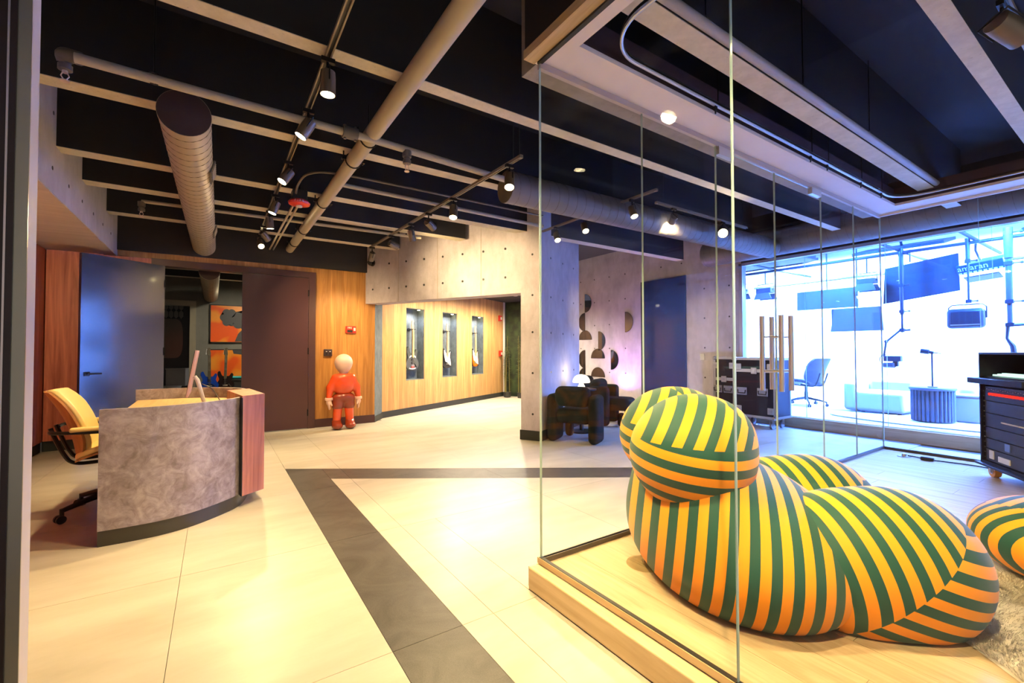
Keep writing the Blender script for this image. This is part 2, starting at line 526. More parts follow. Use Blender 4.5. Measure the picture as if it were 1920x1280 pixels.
# ---- roof deck and beams
struct('ceiling', MB().bb(-2.2, 11.2, -2.0, 11.8, ZD, ZD + 0.12), M_black, 'black painted roof deck above the beams', 'ceiling')
def beam(x0, x1, yfar, w, label, zb=ZB):
    mb = MB().bb(x0, x1, yfar - w, yfar, zb + 0.004, ZD); mb.cur = 1
    mb.bb(x0, x1, yfar - w, yfar, zb, zb + 0.004)
    return struct('beam', mb, [M_beam, M_beamb], label, 'beam')
def cx_at(y):    # x of the oblique concrete plane
    t = (y - 7.55) / C1.y; return 2.095 + C1.x * t
beam(-1.066, 6.95, 2.585, 0.10, 'dark ceiling beam nearest the camera above the lobby lamp track')
beam(-1.066, 6.95, 3.79, 0.13, 'dark ceiling beam just behind the capped end of the bronze duct')
beam(-1.066, 6.95, 5.04, 0.15, 'dark ceiling beam above the red fire strobe')
beam(-1.066, cx_at(5.85), 5.87, 0.16, 'dark ceiling beam that ends midway on the oblique concrete wall')
beam(-1.066, cx_at(6.95), 6.98, 0.15, 'dark ceiling beam nearest the wood wall')
beam(1.49, 6.95, 1.45, 0.125, 'concrete beam with a conduit above the glass lounge')
beam(1.49, 6.95, 0.648, 0.09, 'concrete beam above the striped armchair')
beam(1.49, 6.95, -0.75, 0.10, 'concrete beam at the hidden end of the lounge ceiling')

# ---- left side: concrete bulkhead over a recess panelled in red wood
mb = MB().bb(-1.95, -1.066, -2.0, YW, 2.432, ZD)
bulk = struct('wall_left_bulkhead', mb, M_concB, 'pale concrete bulkhead with tie holes under the black ceiling', 'wall')
MB().bb(-1.93, -1.07, 1.2, YW - 0.005, 2.424, 2.434).build('soffit_board', M_soffit, bulk)
mb = MB()
for k, (yy, zz) in enumerate([(y, z) for y in np.arange(4.35, 7.5, 0.46) for z in (2.62, 3.05)]):
    mb.cyl((-1.067, yy, zz), (-1.064, yy, zz), 0.016, n=10)
o = mb.build('tie_hole', M_blk, bulk); o['kind'] = 'stuff'
wl = struct('wall_left', MB().bb(-1.90, -1.72, -2.0, YW + 0.1, 0.12, 2.424), M_wal, 'red wood wall in the recess at the far left', 'wall')
MB().bb(-1.90, -1.73, -2.0, YW, 0, 0.12).build('baseboard', M_base, wl)
for y0, y1 in ((6.5, 7.46), (5.5, 6.49), (4.4, 5.49)):
    MB().bb(-1.722, -1.70, y0, y1, 0.13, 2.42).build('panel', M_wal, wl, bevel=0.003)

# ---- wood wall with the double door
wb = thing('wall_back', 'oak panelled wall around the double door', 'wall', (0, YW, 0), kind='structure')
def wpan(x0, x1, z0, z1, m=M_oak, name='panel', y0=0.0, y1=0.12):
    return MB().bb(x0, x1, y0, y1, z0, z1).build(name, m, wb, smooth=False)
wpan(-1.70, -1.19, 0.13, 2.424, M_wal, y0=-0.05)
wpan(-1.19, -0.72, 0.13, 2.43, M_wal)
wpan(-1.066, 1.30, 2.435, 2.51)
wpan(1.30, 2.24, 0.13, 2.51)
wpan(-1.72, -0.72, 0.0, 0.13, M_base, 'baseboard', y0=0.012)
wpan(1.30, 2.24, 0.0, 0.13, M_plumf, 'baseboard', y0=-0.012)
mb = MB().bb(-0.72, -0.62, -0.035, 0.13, 0, 2.435).bb(1.20, 1.30, -0.035, 0.13, 0, 2.435).bb(-0.62, 1.20, -0.035, 0.13, 2.345, 2.435)
tag(mb.build('door_frame', M_plumf, wb, smooth=False), 'dark plum door frame')
struct('wall_back_upper', MB().bb(-1.066, 2.16, YW - 0.03, YW + 0.12, 2.51, ZD), M_upper, 'black wall band above the oak panelling', 'wall')
# return and thickness behind
p0, p1 = Vector((2.24, YW, 0)), Vector((2.48, 7.917, 0))
mb = MB().prism([(2.24, 7.55), (2.48, 7.917), (2.42, 7.96), (2.18, 7.60)], 0.1, 2.49)
struct('wall_return', mb, M_slate, 'narrow dark grey return between the door wall and the guitar wall', 'wall')
struct('baseboard_return', MB().prism([(2.242, 7.538), (2.492, 7.905), (2.42, 7.96), (2.18, 7.60)], 0, 0.1), M_base, 'charcoal baseboard turning the corner to the guitar wall', 'baseboard')

# doors
def leaf(name, label, hinge, ang, m, flip):
    t = thing(name, label, 'door', (hinge[0], hinge[1], 0), ang, kind='structure')
    s = -1 if flip else 1
    MB().bb(0, s * 0.885, -0.022, 0.022, 0.012, 2.338).build('leaf', m, t, bevel=0.002)
    h = MB().box((s * 0.82, -0.028, 0.94), (0.05, 0.012, 0.05)).cyl((s * 0.82, -0.03, 0.94), (s * 0.82, -0.07, 0.94), 0.01, n=10).cyl((s * 0.82, -0.066, 0.94), (s * 0.70, -0.066, 0.94), 0.009, n=10)
    if not flip: h.build('handle', M_blkm, t)
    for z in (0.25, 1.2, 2.1):
        MB().cyl((0, -0.026, z - 0.05), (0, -0.026, z + 0.05), 0.01, n=8).build('hinge', M_blkm, t)
    return t
leaf('door_1', 'open satin door leaf with a blue sheen and black lever handle', (-0.585, 7.50), math.atan2(-0.5, -0.70), M_leaf, False)
bpy.data.objects['door_1'].scale = (1, -1, 1)
leaf('door_2', 'closed plum brown door leaf beside the oak wall', (1.197, 7.535), 0.0, M_plum, True)

# ---- oblique concrete wall over the corridor, with its pillar
def prism_c(a, b, z0, z1, th):
    a = Vector(a); b = Vector(b); off = C2.xy * th
    return [(a.x, a.y), (b.x, b.y), (b.x + off.x, b.y + off.y), (a.x + off.x, a.y + off.y)]
A0 = Vector((2.055, 7.60)); PL = Vector((3.462, 4.977)); PR = Vector((3.60, 4.717)); PC = Vector((4.93, 5.424))
mb = MB().prism(prism_c(A0, PL, 0, 0, 0.26), 1.99, ZD)
wc = struct('wall_header', mb, M_conc, 'oblique raw concrete wall with tie holes over the corridor opening', 'wall')
mb = MB().prism([PL[:], PR[:], PC[:], (PC + (PL - PR))[:]], 0.0, ZD)
wp = struct('wall_pillar', mb, M_conc, 'raw concrete pillar between the corridor and the armchairs', 'wall')
e = 0.012
mb = MB().prism([(PL - C2.xy * e - C1.xy * e)[:], (PR - C2.xy * e + C1.xy * e)[:], (PC + C1.xy * e + C2.xy * e)[:], (PC + (PL - PR) + C2.xy * e - C1.xy * e)[:]], 0, 0.13)
struct('baseboard_pillar', mb, M_base, 'charcoal baseboard around the concrete pillar', 'baseboard')
L = (PL - A0).length
mb = MB()
for s_ in np.arange(0.22, L, 0.36):
    for z in (2.22, 2.62, 3.05):
        p = A0 + C1.xy * s_
        mb.cyl((p.x - C2.x * 0.002, p.y - C2.y * 0.002, z), (p.x - C2.x * -0.002, p.y + C2.y * 0.002, z), 0.017, n=10)
o = mb.build('tie_hole', M_blk, wc); o['kind'] = 'stuff'
mb = MB()
for z in (0.35, 0.9, 1.45, 1.95, 2.5):
    p = (PL + PR) / 2 + C1.xy * 0.03
    mb.cyl((p.x - C2.x * 0.002, p.y - C2.y * 0.002, z), (p.x + C2.x * 0.002, p.y + C2.y * 0.002, z), 0.015, n=10)
    for s_ in (0.35, 0.8, 1.25):
        q = PR + C2.xy * s_
        mb.cyl((q.x + C1.x * 0.002, q.y + C1.y * 0.002, z), (q.x - C1.x * 0.002, q.y - C1.y * 0.002, z), 0.015, n=10)
o = mb.build('tie_hole', M_blk, wp); o['kind'] = 'stuff'
# formwork joints of the concrete: thin recess lines
mb = MB()
for s_ in (0.78, 1.56, 2.34):
    p = A0 + C1.xy * s_
    mb.box((p.x, p.y, 2.72), (0.004, 0.004, 1.46))
o = mb.build('form_joint', M_grout, wc); o['kind'] = 'stuff'

# ---- guitar wall (local x runs along the corridor, local -y faces the lobby)
GA = math.atan2(C2.y, C2.x)
gw = thing('wall_guitar', 'oak boarded corridor wall with three lit niches', 'wall', (2.48, 7.917, 0), GA, kind='structure')
NX = [(0.63, 1.165), (1.77, 2.303), (2.904, 3.427)]; NZ0, NZ1, ND = 0.632, 2.035, 0.185
xs = [0.0] + [v for n in NX for v in n] + [4.40]
def brd(x0, x1, z0, z1): MB().bb(x0, x1, 0, 0.30, z0, z1).build('board_panel', M_oakg, gw, smooth=False)
for k in range(0, 8, 2):
    brd(xs[k], xs[k + 1], 0.11, 2.49)
for a, b in NX:
    brd(a, b, 0.11, NZ0); brd(a, b, NZ1, 2.49)
    mb = MB().bb(a, b, ND, ND + 0.02, NZ0, NZ1).bb(a, a + 0.012, 0.012, ND, NZ0, NZ1).bb(b - 0.012, b, 0.012, ND, NZ0, NZ1).bb(a, b, 0.012, ND, NZ0, NZ0 + 0.012).bb(a, b, 0.012, ND, NZ1 - 0.012, NZ1)
    tag(mb.build('niche_lining', M_slate, gw, smooth=False), 'slate grey niche lining')
    tag(MB().cyl((b - 0.09, 0.07, NZ1 - 0.024), (b - 0.09, 0.07, NZ1 - 0.012), 0.022, n=14).build('niche_lamp', M_lens, gw), 'small warm niche lamp')
    ld = bpy.data.lights.new('niche_light', 'SPOT'); ld.energy = 9; ld.color = (0.92, 0.95, 1.0); ld.spot_size = R(150); ld.spot_blend = 0.8; ld.shadow_soft_size = 0.02
    lo = bpy.data.objects.new('niche_light', ld); COL.objects.link(lo); lo.parent = gw; lo.location = ((a + b) / 2 + 0.06, 0.04, NZ1 - 0.05)
MB().bb(-0.02, 4.42, -0.014, 0.3, 0, 0.11).build('baseboard', M_base, gw)
MB().bb(4.40, 4.46, -0.03, 0.30, 0, 2.49).build('corner_trim', M_white, gw)
# corridor end and ceiling
ge = Vector((2.48, 7.917)) + C2.xy * 4.46
def cp(s_, t_): q = ge + C2.xy * s_ + C1.xy * t_; return (q.x, q.y)
M_green = NT('dark_green_wall'); _n = M_green.n('TexNoise', {'Vector': M_green.coord(), 'Scale': 6.0, 'Detail': 8.0})
M_green.bsdf(M_green.ramp(_n.outputs[0], [(0.35, (0.006, 0.012, 0.007)), (0.7, (0.03, 0.055, 0.018))]), 0.5); M_green = M_green.m
struct('wall_corridor_end', MB().prism([cp(0, -0.3), cp(0, 0.9), cp(0.1, 0.9), cp(0.1, -0.3)], 0, 2.6), M_green, 'dark green wall at the far end of the corridor', 'wall')
q0 = A0 + C2.xy * 0.27; q1 = PL + C2.xy * 0.27
struct('ceiling_corridor', MB().prism([(2.30, 7.58), q1[:], (PC + (PL - PR))[:], cp(0.1, 0.9), cp(0.1, -0.3)], 2.49, 2.56), M_black, 'low black ceiling of the corridor', 'ceiling')

# ---- art wall and closing walls
wa = struct('wall_art', MB().bb(XS, XS + 0.15, 4.18, 9.2, 0, ZD), M_conc, 'raw concrete wall carrying the half round mirrors', 'wall')
mb = MB()
for yy in np.arange(4.4, 8.8, 0.48):
    for z in (0.7, 1.25, 1.8, 2.35, 2.9): mb.cyl((XS - 0.002, yy, z), (XS + 0.002, yy, z), 0.016, n=10)
o = mb.build('tie_hole', M_blk, wa); o['kind'] = 'stuff'
struct('wall_behind_pillar', MB().prism([cp(0.02, 0.9), (XS, 9.2), (XS, 9.35), cp(0.12, 0.9)], 0, ZD), M_conc, 'concrete wall closing the space behind the pillar', 'wall')
struct('wall_studio_header', MB().bb(XS, XS + 0.12, -3.0, 4.18, 2.66, ZD), M_upper, 'dark wall above the studio window', 'wall')
struct('baseboard_art', MB().bb(XS - 0.015, XS, 4.18, 9.2, 0, 0.13), M_base, 'charcoal baseboard under the half round mirrors', 'baseboard')

# ---- storefront jamb at the left picture edge
j = thing('column_entry', 'pale plaster column beside the dark entrance frame', 'column', (-0.40, 1.6, 0), kind='structure')
MB().bb(-0.02, 0.004, 0.001, 0.063, 0, ZD).build('plaster_face', plain('lavender_plaster', (0.60, 0.56, 0.62), 0.6), j)
MB().bb(-0.020, 0.004, -0.004, 0.001, 0, ZD).build('metal_jamb', plain('jamb_steel', (0.32, 0.31, 0.25), 0.3, metal=0.8), j)
MB().bb(-0.032, -0.020, -0.008, 0.06, 0, ZD).build('dark_jamb', plain('jamb_dark', (0.02, 0.008, 0.008), 0.35), j)
MB().bb(-0.036, -0.032, -0.010, 0.06, 0, ZD).build('jamb_strip', M_brass, j)
MB().bb(-0.66, -0.036, 0.0, 0.05, 0, ZD).build('dark_panel', plain('jamb_dark', (0.02, 0.008, 0.008), 0.35), j)

# ================================================================ GLASS LOUNGE
fl = struct('floor_lounge', MB().bb(1.345, 6.24, -2.2, YG + 0.03, -0.01, ZL - 0.012), M_grout, 'pale oak plank floor of the raised glass lounge', 'floor')
y0s = -2.2
rowx = 1.43; rr = 0
while rowx < 6.2:
    x1 = min(rowx + 0.19, 6.2)
    yy = -2.2 - random.random() * 1.4
    while yy < YG - 0.02:
        y1 = yy + 1.5
        a, b = max(yy, -2.15), min(y1, YG - 0.012)
        if b - a > 0.05: MB().bb(rowx + 0.0008, x1 - 0.0008, a + 0.0008, b - 0.0008, ZL - 0.012, ZL).build('plank', M_oakf, fl, smooth=False)
        yy = y1
    rowx = x1; rr += 1
st = struct('trim_1', MB().bb(1.323, 1.385, -2.2, YG, 0.0, 0.112).bb(1.385, 6.24, YG, YG + 0.02, 0, 0.105), M_oakt, 'pale oak step edge along the foot of the lounge glass', 'step', bevel=0.006)
struct('trim_2', MB().bb(1.388, 1.412, -2.2, YG + 0.012, 0.112, 0.14), M_oakt, 'thin oak sill under the front glass', 'trim')
struct('trim_3', MB().bb(1.412, 6.20, YG - 0.012, YG + 0.012, 0.105, 0.135).bb(6.168, 6.192, -2.2, YG, 0.105, 0.135), plain('sill_dark', (0.075, 0.06, 0.05), 0.35), 'dark metal channel under the side and rear glass', 'trim')
ZT = 2.71
def pane(parent, x0, x1, y0, y1, z0, z1, name='pane'):
    mb = MB().bb(x0, x1, y0, y1, z0, z1)
    me = mb.mesh(name, [M_glass, M_gedge], smooth=False)
    thin = 0 if abs(x1 - x0) < abs(y1 - y0) else 1
    for p in me.polygons:
        p.material_index = 0 if abs(p.normal[thin]) > 0.5 else 1
    return link(name, me, parent)
g1 = thing('window_1', 'clear front glass wall of the lounge', 'glass wall', (XG, YG, 0), kind='structure')
def P1(y0, y1): pane(g1, -0.006, 0.006, y0 - YG + 0.0015, y1 - YG - 0.0015, 0.14, ZT)
P1(0.80, YG - 0.006); P1(-0.24, 0.80); P1(-1.28, -0.24)
MB().bb(-0.009, 0.009, -3.9, 0.0, 0.137, 0.143).build('glazing_seal', M_blk, g1)
MB().bb(-0.012, 0.012, -3.9, 0.0, ZT - 0.006, ZT + 0.006).build('head_channel', M_blk, g1)
g2 = thing('window_2', 'clear side glass wall of the lounge facing the armchairs', 'glass wall', (XG, YG, 0), kind='structure')
def P2(x0, x1): pane(g2, x0 - XG + 0.0015, x1 - XG - 0.0015, -0.006, 0.006, 0.135, ZT)
P2(1.40, 2.203); P2(2.203, 3.0); P2(4.70, 5.45); P2(5.45, 6.18)
MB().bb(0.0, 4.78, -0.012, 0.012, ZT - 0.03, ZT + 0.004).build('head_channel', plain('head_lavender', (0.46, 0.40, 0.40), 0.5), g2)
g3 = thing('window_3', 'clear rear glass wall of the lounge facing the studio', 'glass wall', (6.18, YG, 0), kind='structure')
for a, b in ((1.065, YG - 0.006), (0.29, 1.065), (-0.5, 0.29), (-1.3, -0.5)):
    pane(g3, -0.006, 0.006, a - YG + 0.0015, b - YG - 0.0015, 0.135, ZT)
MB().bb(-0.012, 0.012, -3.9, 0.0, ZT - 0.02, ZT + 0.004).build('head_channel', M_soff, g3)
def gdoor(name, label, x0, x1, hx, px):
    t = thing(name, label, 'glass door', (x0, YG, 0), kind='structure')
    pane(t, 0.003, x1 - x0 - 0.003, -0.006, 0.006, 0.145, ZT - 0.04)
    for s, y in (('near', -0.075), ('far', 0.075)):
        h = MB().cyl((hx - x0, y, 0.87), (hx - x0, y, 1.485), 0.0195, n=16).cyl((hx - x0, 0, 1.03), (hx - x0, y, 1.03), 0.008, n=10).cyl((hx - x0, 0, 1.31), (hx - x0, y, 1.31), 0.008, n=10)
        tag(h.build('pull_bar', M_brass, t), 'brushed steel pull bar')
    MB().bb(px - x0, px - x0 + 0.19, -0.018, 0.018, ZT - 0.085, ZT - 0.025).build('patch_fitting', M_alu, t)
    MB().bb(px - x0, px - x0 + 0.17, -0.016, 0.016, 0.14, 0.19).build('patch_fitting', M_alu, t)
gdoor('door_3', 'frameless glass lounge door beside the striped armchair head', 3.0, 3.84, 3.765, 3.02)
gdoor('door_4', 'frameless glass lounge door nearer the studio', 3.84, 4.70, 3.925, 4.49)
# soffit ring and fascia
rng = thing('ceiling_soffit', 'white soffit ring along the lounge glass', 'ceiling', (XG, YG, ZT), kind='structure')
def rbx(name, x0, x1, y0, y1, z0, z1, m): MB().bb(x0 - XG, x1 - XG, y0 - YG, y1 - YG, z0 - ZT, z1 - ZT).build(name, m, rng, smooth=False)
rbx('soffit_board', 1.385, 6.20, 1.63, 1.86, ZT + 0.005, ZT + 0.03, M_soff)
rbx('soffit_board', 1.385, 1.492, -2.2, 1.63, ZT + 0.005, ZT + 0.03, M_soff)
rbx('soffit_board', 5.93, 6.20, -2.2, 1.63, ZT + 0.005, ZT + 0.03, M_soff)
M_inn = plain('soffit_inner', (0.06, 0.035, 0.045), 0.6)
rbx('soffit_edge', 1.385, 6.20, 1.64, 1.86, ZT + 0.03, 2.90, M_inn)
rbx('soffit_edge', 1.385, 1.482, -2.2, 1.64, ZT + 0.03, 2.90, M_inn)
rbx('soffit_edge', 5.94, 6.20, -2.2, 1.64, ZT + 0.03, 2.90, M_inn)
rbx('fascia', 1.323, 1.385, -2.2, 1.86, ZT + 0.05, ZD, M_black)
rbx('fascia', 1.385, 6.20, 1.80, 1.86, 2.90, ZD, M_black)
rbx('outer_beam', 1.40, 6.20, 1.862, 2.00, ZT + 0.01, ZD, concrete('outer_beam_concrete', (0.20, 0.185, 0.175), (0.30, 0.28, 0.265), scale=3))
rbx('fascia_trim', 1.318, 1.387, -2.2, 1.866, ZT + 0.004, ZT + 0.05, M_oakt)

# ================================================================ STUDIO
sf = struct('floor_studio', MB().bb(XS - 0.02, 11.0, -3.2, 5.8, 0.0, 0.155), plain('studio_floor', (0.55, 0.55, 0.57), 0.35), 'pale floor of the bright studio', 'floor')
struct('trim_4', MB().bb(XS - 0.05, XS - 0.02, -3.0, 4.18, 0.0, 0.162), M_oakt, 'oak plinth under the studio window', 'plinth')
M_cyc = plain('cyclorama_white', (0.80, 0.80, 0.80), 0.7, var=0.02)
prof = [(9.9, 0.156)] + [(10.55 + 0.35 * math.sin(a), 0.506 - 0.35 * math.cos(a)) for a in np.linspace(0, PI / 2, 8)] + [(10.9, ZD), (11.05, ZD), (11.05, 0.0), (9.9, 0.0)]
mb = MB(); n = len(prof)
vs = [(x, -3.2, z) for x, z in prof] + [(x, 5.8, z) for x, z in prof]
mb.add(vs, [(i, (i + 1) % n, n + (i + 1) % n, n + i) for i in range(n)] + [tuple(range(n)), tuple(range(2 * n - 1, n - 1, -1))])
struct('wall_cyclorama', mb, M_cyc, 'white curved studio backdrop wall', 'wall')
struct('wall_studio_side', MB().bb(XS + 0.15, 11.0, 5.6, 5.8, 0.1, ZD), M_cyc, 'white side wall of the studio behind the flight case', 'wall')
struct('wall_studio_far_side', MB().bb(XS + 0.1, 11.0, -3.2, -3.0, 0.1, ZD), M_cyc, 'white side wall of the studio outside the view', 'wall')
struct('ceiling_studio', MB().bb(XS + 0.12, 10.95, -3.1, 5.7, 3.28, 3.34), plain('studio_ceiling', (0.55, 0.57, 0.62), 0.7), 'pale studio ceiling', 'ceiling')
g4 = thing('window_4', 'wide frameless studio window with oak plinth', 'window', (XS, 4.18, 0), kind='structure')
yl = [4.16, 3.2, 2.203, 1.20, 0.2, -0.8, -1.8, -2.9]
for a, b in zip(yl[1:], yl[:-1]):
    pane(g4, 0.03, 0.042, a - 4.18 + 0.002, b - 4.18 - 0.002, 0.165, 2.66)
mb = MB().bb(-0.01, 0.07, -0.02, 0.04, 0.16, 2.70).bb(-0.01, 0.07, -7.1, 0.04, 2.655, 2.70).bb(0.0, 0.07, -7.1, 0.0, 0.155, 0.172)
mb.build('window_frame', M_alu, g4)
# ================================================================ CEILING SERVICES
def spiral_duct(name, label, a, b, r, m, mc, cap0=True, n_ribs=0, grp=None):
    a = Vector(a); b = Vector(b); L = (b - a).length; d = (b - a).normalized()
    q = d.to_track_quat('Z', 'Y')
    t = thing(name, label, 'duct', a, 0, grp)
    t.rotation_mode = 'QUATERNION'; t.rotation_quaternion = q
    MB().cyl((0, 0, 0), (0, 0, L), r, n=40, caps=True).build('duct_body', m, t)
    # helical lock seam
    pts = []; turns = max(4, int(L / 0.115)); N = turns * 20
    for i in range(N + 1):
        an = 2 * PI * turns * i / N
        pts.append((r * math.cos(an), r * math.sin(an), L * i / N))
    MB().tube(pts, 0.0028, n=4).build('spiral_seam', plain('duct_seam', (0.10, 0.08, 0.06), 0.6), t)
    if cap0:
        MB().lathe([(r + 0.003, -0.012), (r + 0.003, 0.02), (r - 0.01, 0.02), (r - 0.01, -0.010)], n=40).build('end_collar', m, t)
        MB().cyl((0, 0, -0.014), (0, 0, -0.004), r + 0.001, n=40).build('end_cap', mc, t)
    return t, q
dt, dq = spiral_duct('air_duct', 'bronze spiral air duct with a dark capped end over the desk', (-0.174, 3.36, 2.655), (-0.15, YW - 0.03, 2.665), 0.136, M_duct, M_ductc)
for k, (s_) in enumerate((0.88, 3.0)):     # side grilles
    g = MB().box((0, 0, 0), (0.10, 0.012, 0.30)).build('register_frame', M_pipd, dt, loc=(0, 0, 0))
    an = R(-10)
    # place towards +x world side, slightly below
    wdir = dq.inverted() @ Vector((0.96, 0, -0.28))
    an = math.atan2(wdir.y, wdir.x)
    g.location = (0.140 * math.cos(an), 0.140 * math.sin(an), s_); g.rotation_euler = (0, 0, an + PI / 2)
    for q in range(6):
        sl = MB().box((0, 0, 0), (0.078, 0.018, 0.006)).build('louvre', M_duct, g, loc=(0, -0.004, -0.11 + q * 0.044)); sl.rotation_euler = (0.5, 0, 0)
M_ductb = plain('duct_grey', (0.17, 0.155, 0.15), 0.5, metal=0.2)
spiral_duct('air_duct', 'grey spiral duct crossing behind the lounge glass', (2.27, 3.49, 2.745), (7.0, 3.42, 2.745), 0.148, M_ductb, M_pipd)
spiral_duct('air_duct', 'large grey spiral duct running above the studio window', (7.22, 4.6, 2.88), (7.22, -2.8, 2.87), 0.205, M_ductb, M_pipd)

def pipe(name, label, pts, r, m, cat='pipe', grp=None, clamps=()):
    a = Vector(pts[0])
    t = thing(name, label, cat, a, 0, grp)
    MB().tube([Vector(p) - a for p in pts], r, n=16).build('pipe_run', m, t)
    for (p, ax) in clamps:
        p = Vector(p) - a; c = MB()
        pts2 = []
        for k in range(17):
            an = 2 * PI * k / 16
            off = Vector((math.cos(an), 0, math.sin(an))) if ax == 'Y' else Vector((0, math.cos(an), math.sin(an)))
            pts2.append(p + off * (r + 0.004))
        c.tube(pts2[:-1], 0.006, n=6, closed=True)
        side = Vector((r + 0.02, 0, 0)) if ax == 'Y' else Vector((0, r + 0.02, 0))
        for s in (-1, 1):
            c.box(p + side * s, (0.03, 0.03, 0.012)); c.cyl(p + side * s + Vector((0, 0, -0.02)), p + side * s + Vector((0, 0, 0.07)), 0.006, n=8)
        c.cyl(p + Vector((0, 0, r)), p + Vector((0, 0, r + 0.2)), 0.005, n=6)
        c.build('clamp', M_blkm, t)
    return t
pipe('sprinkler_main', 'thick tan pipe clamped under the lobby beams', [(0.915, -1.0, 2.755), (0.925, YW - 0.04, 2.755)], 0.056, M_pipe,
     clamps=[((0.92, 3.28, 2.755), 'Y'), ((0.92, 3.72, 2.755), 'Y'), ((0.92, 4.95, 2.755), 'Y'), ((0.92, 6.2, 2.755), 'Y'), ((0.92, 7.0, 2.755), 'Y')])
pipe('branch_pipe', 'tan branch pipe crossing the lobby in front of the duct end', [(-0.62, 3.12, 2.71), (0.92, 3.17, 2.71), (2.1, 3.27, 2.71)], 0.026, M_pipe)
pipe('branch_pipe', 'thin branch pipe crossing towards the concrete wall past the red strobe', [(0.95, 4.33, 2.76), (3.4, 4.40, 2.76)], 0.020, M_pipe)
pipe('branch_pipe', 'thin tan branch pipe near the wood wall', [(-0.66, 5.97, 2.765), (2.35, 5.80, 2.765)], 0.018, M_pipe)
pipe('conduit', 'grey conduit bending up beside the red strobe', bez([(0.63, 4.72, 2.70), (0.63, 4.58, 2.77), (0.68, 4.30, 2.79), (0.90, 4.16, 2.79), (1.6, 4.14, 2.79), (3.2, 4.14, 2.79)], 6), 0.011, M_pipd)
pipe('conduit', 'pair of tan conduits running back from the red strobe to the wood wall', [(0.655, 4.86, 2.72), (0.655, YW - 0.05, 2.72)], 0.012, M_pipe)
pipe('conduit', 'second tan conduit running back beside its twin behind the strobe', [(0.70, 4.86, 2.72), (0.70, YW - 0.05, 2.72)], 0.012, M_pipe)
pipe('conduit', 'bare conduit lashed to the beam over the lounge', [(1.55, 1.30, 2.845), (5.90, 1.30, 2.845)], 0.026, plain('pipe_grey', (0.36, 0.34, 0.34), 0.45))
pipe('drain_pipe', 'dark cut pipe end above the lounge curtain rail', [(1.62, 0.2, 2.86), (1.62, 1.18, 2.80)], 0.035, M_pipd)

def sprinkler(label, loc, drop=0.10, elbow=None):
    t = thing('ceiling_sprinkler', label, 'sprinkler', loc, 0, 'fire sprinklers on the lobby pipes')
    MB().lathe([(0.018, 0.0), (0.030, 0.004), (0.030, 0.03), (0.024, 0.034), (0.024, 0.05), (0.033, 0.054), (0.033, drop)], n=14).build('coupling', M_pipd, t)
    mb = MB().cyl((0, 0, -0.012), (0, 0, 0.0), 0.012, n=12)
    for s in (-1, 1): mb.tube([(s * 0.009, 0, -0.01), (s * 0.016, 0, -0.028), (s * 0.004, 0, -0.048)], 0.003, n=6)
    mb.cyl((0, 0, -0.056), (0, 0, -0.050), 0.019, n=14)
    mb.build('nozzle', plain('nozzle_pale', (0.75, 0.62, 0.55), 0.3, metal=0.5), t)
    return t
sprinkler('dark sprinkler head beside the pale column edge', (-0.67, 3.20, 2.665), 0.06)
MB().tube(bez([(0, 0, 0.05), (0.0, -0.02, 0.075), (0.07, -0.07, 0.05)], 5), 0.034, n=12).build('elbow', M_pipd, bpy.data.objects['ceiling_sprinkler'])
sprinkler('sprinkler head hanging right of the thick tan pipe', (1.18, 3.19, 2.60))
sprinkler('small sprinkler head left of the bronze duct near the wood wall', (-0.66, 5.98, 2.66))
t = thing('pipe_tee', 'cast pipe coupling where the branch pipe meets the thick pipe', 'pipe fitting', (0.76, 3.16, 2.71))
MB().cyl((-0.05, 0, 0), (0.05, 0.003, 0), 0.042, n=16).build('coupling', M_pipd, t)
for s in (-1, 1): MB().cyl((s * 0.035, 0, -0.05), (s * 0.035, 0, 0.05), 0.010, n=8).build('bolt', M_pipd, t)
# hanger rods
def rod(label, x, y, z0, z1=ZD):
    t = thing('hanger_rod', label, 'hanger', (x, y, z0), 0, 'threaded hanger rods')
    MB().cyl((0, 0, 0), (0, 0, z1 - z0), 0.005, n=6).build('rod', M_blkm, t)
    MB().tube([(0.03 * math.cos(a), 0, -0.03 + 0.035 * math.sin(a)) for a in np.linspace(0, 2 * PI, 13)[:-1]], 0.004, n=5, closed=True).build('ring', M_blkm, t)
rod('hanger rod holding the branch pipe near the column', -0.30, 3.13, 2.745)
for k, x in enumerate((2.05, 3.1, 4.2)):
    rod(['hanger rod nearest the soffit corner over the lounge', 'middle hanger rod over the lounge conduit', 'hanger rod over the far lounge conduit'][k], x, 1.30, 2.89)

# fire strobe on the ceiling
t = thing('fire_strobe', 'round red ceiling fire strobe in the lobby', 'alarm', (0.665, 4.75, 2.62))
MB().lathe([(0.05, 0.0), (0.095, 0.012), (0.10, 0.03), (0.085, 0.05), (0.06, 0.055)], n=28).build('housing', M_red, t)
MB().lathe([(0.008, -0.018), (0.028, -0.012), (0.03, 0.002)], n=16).build('strobe_lens', M_whp, t)
MB().box((0, 0, 0.10), (0.13, 0.13, 0.09)).build('back_box', M_blk, t, bevel=0.004)
MB().cyl((0, 0, 0.14), (0, 0, 0.2), 0.012, n=8).build('stub', M_blk, t)
for k, ch in enumerate('FIRE'):
    an = R(-118) + k * R(13)
    text('lettering', ch, 0.030, M_whp, t, (0.101 * math.cos(an), 0.101 * math.sin(an), 0.026), (R(80), 0, an + PI / 2), 0.0008)

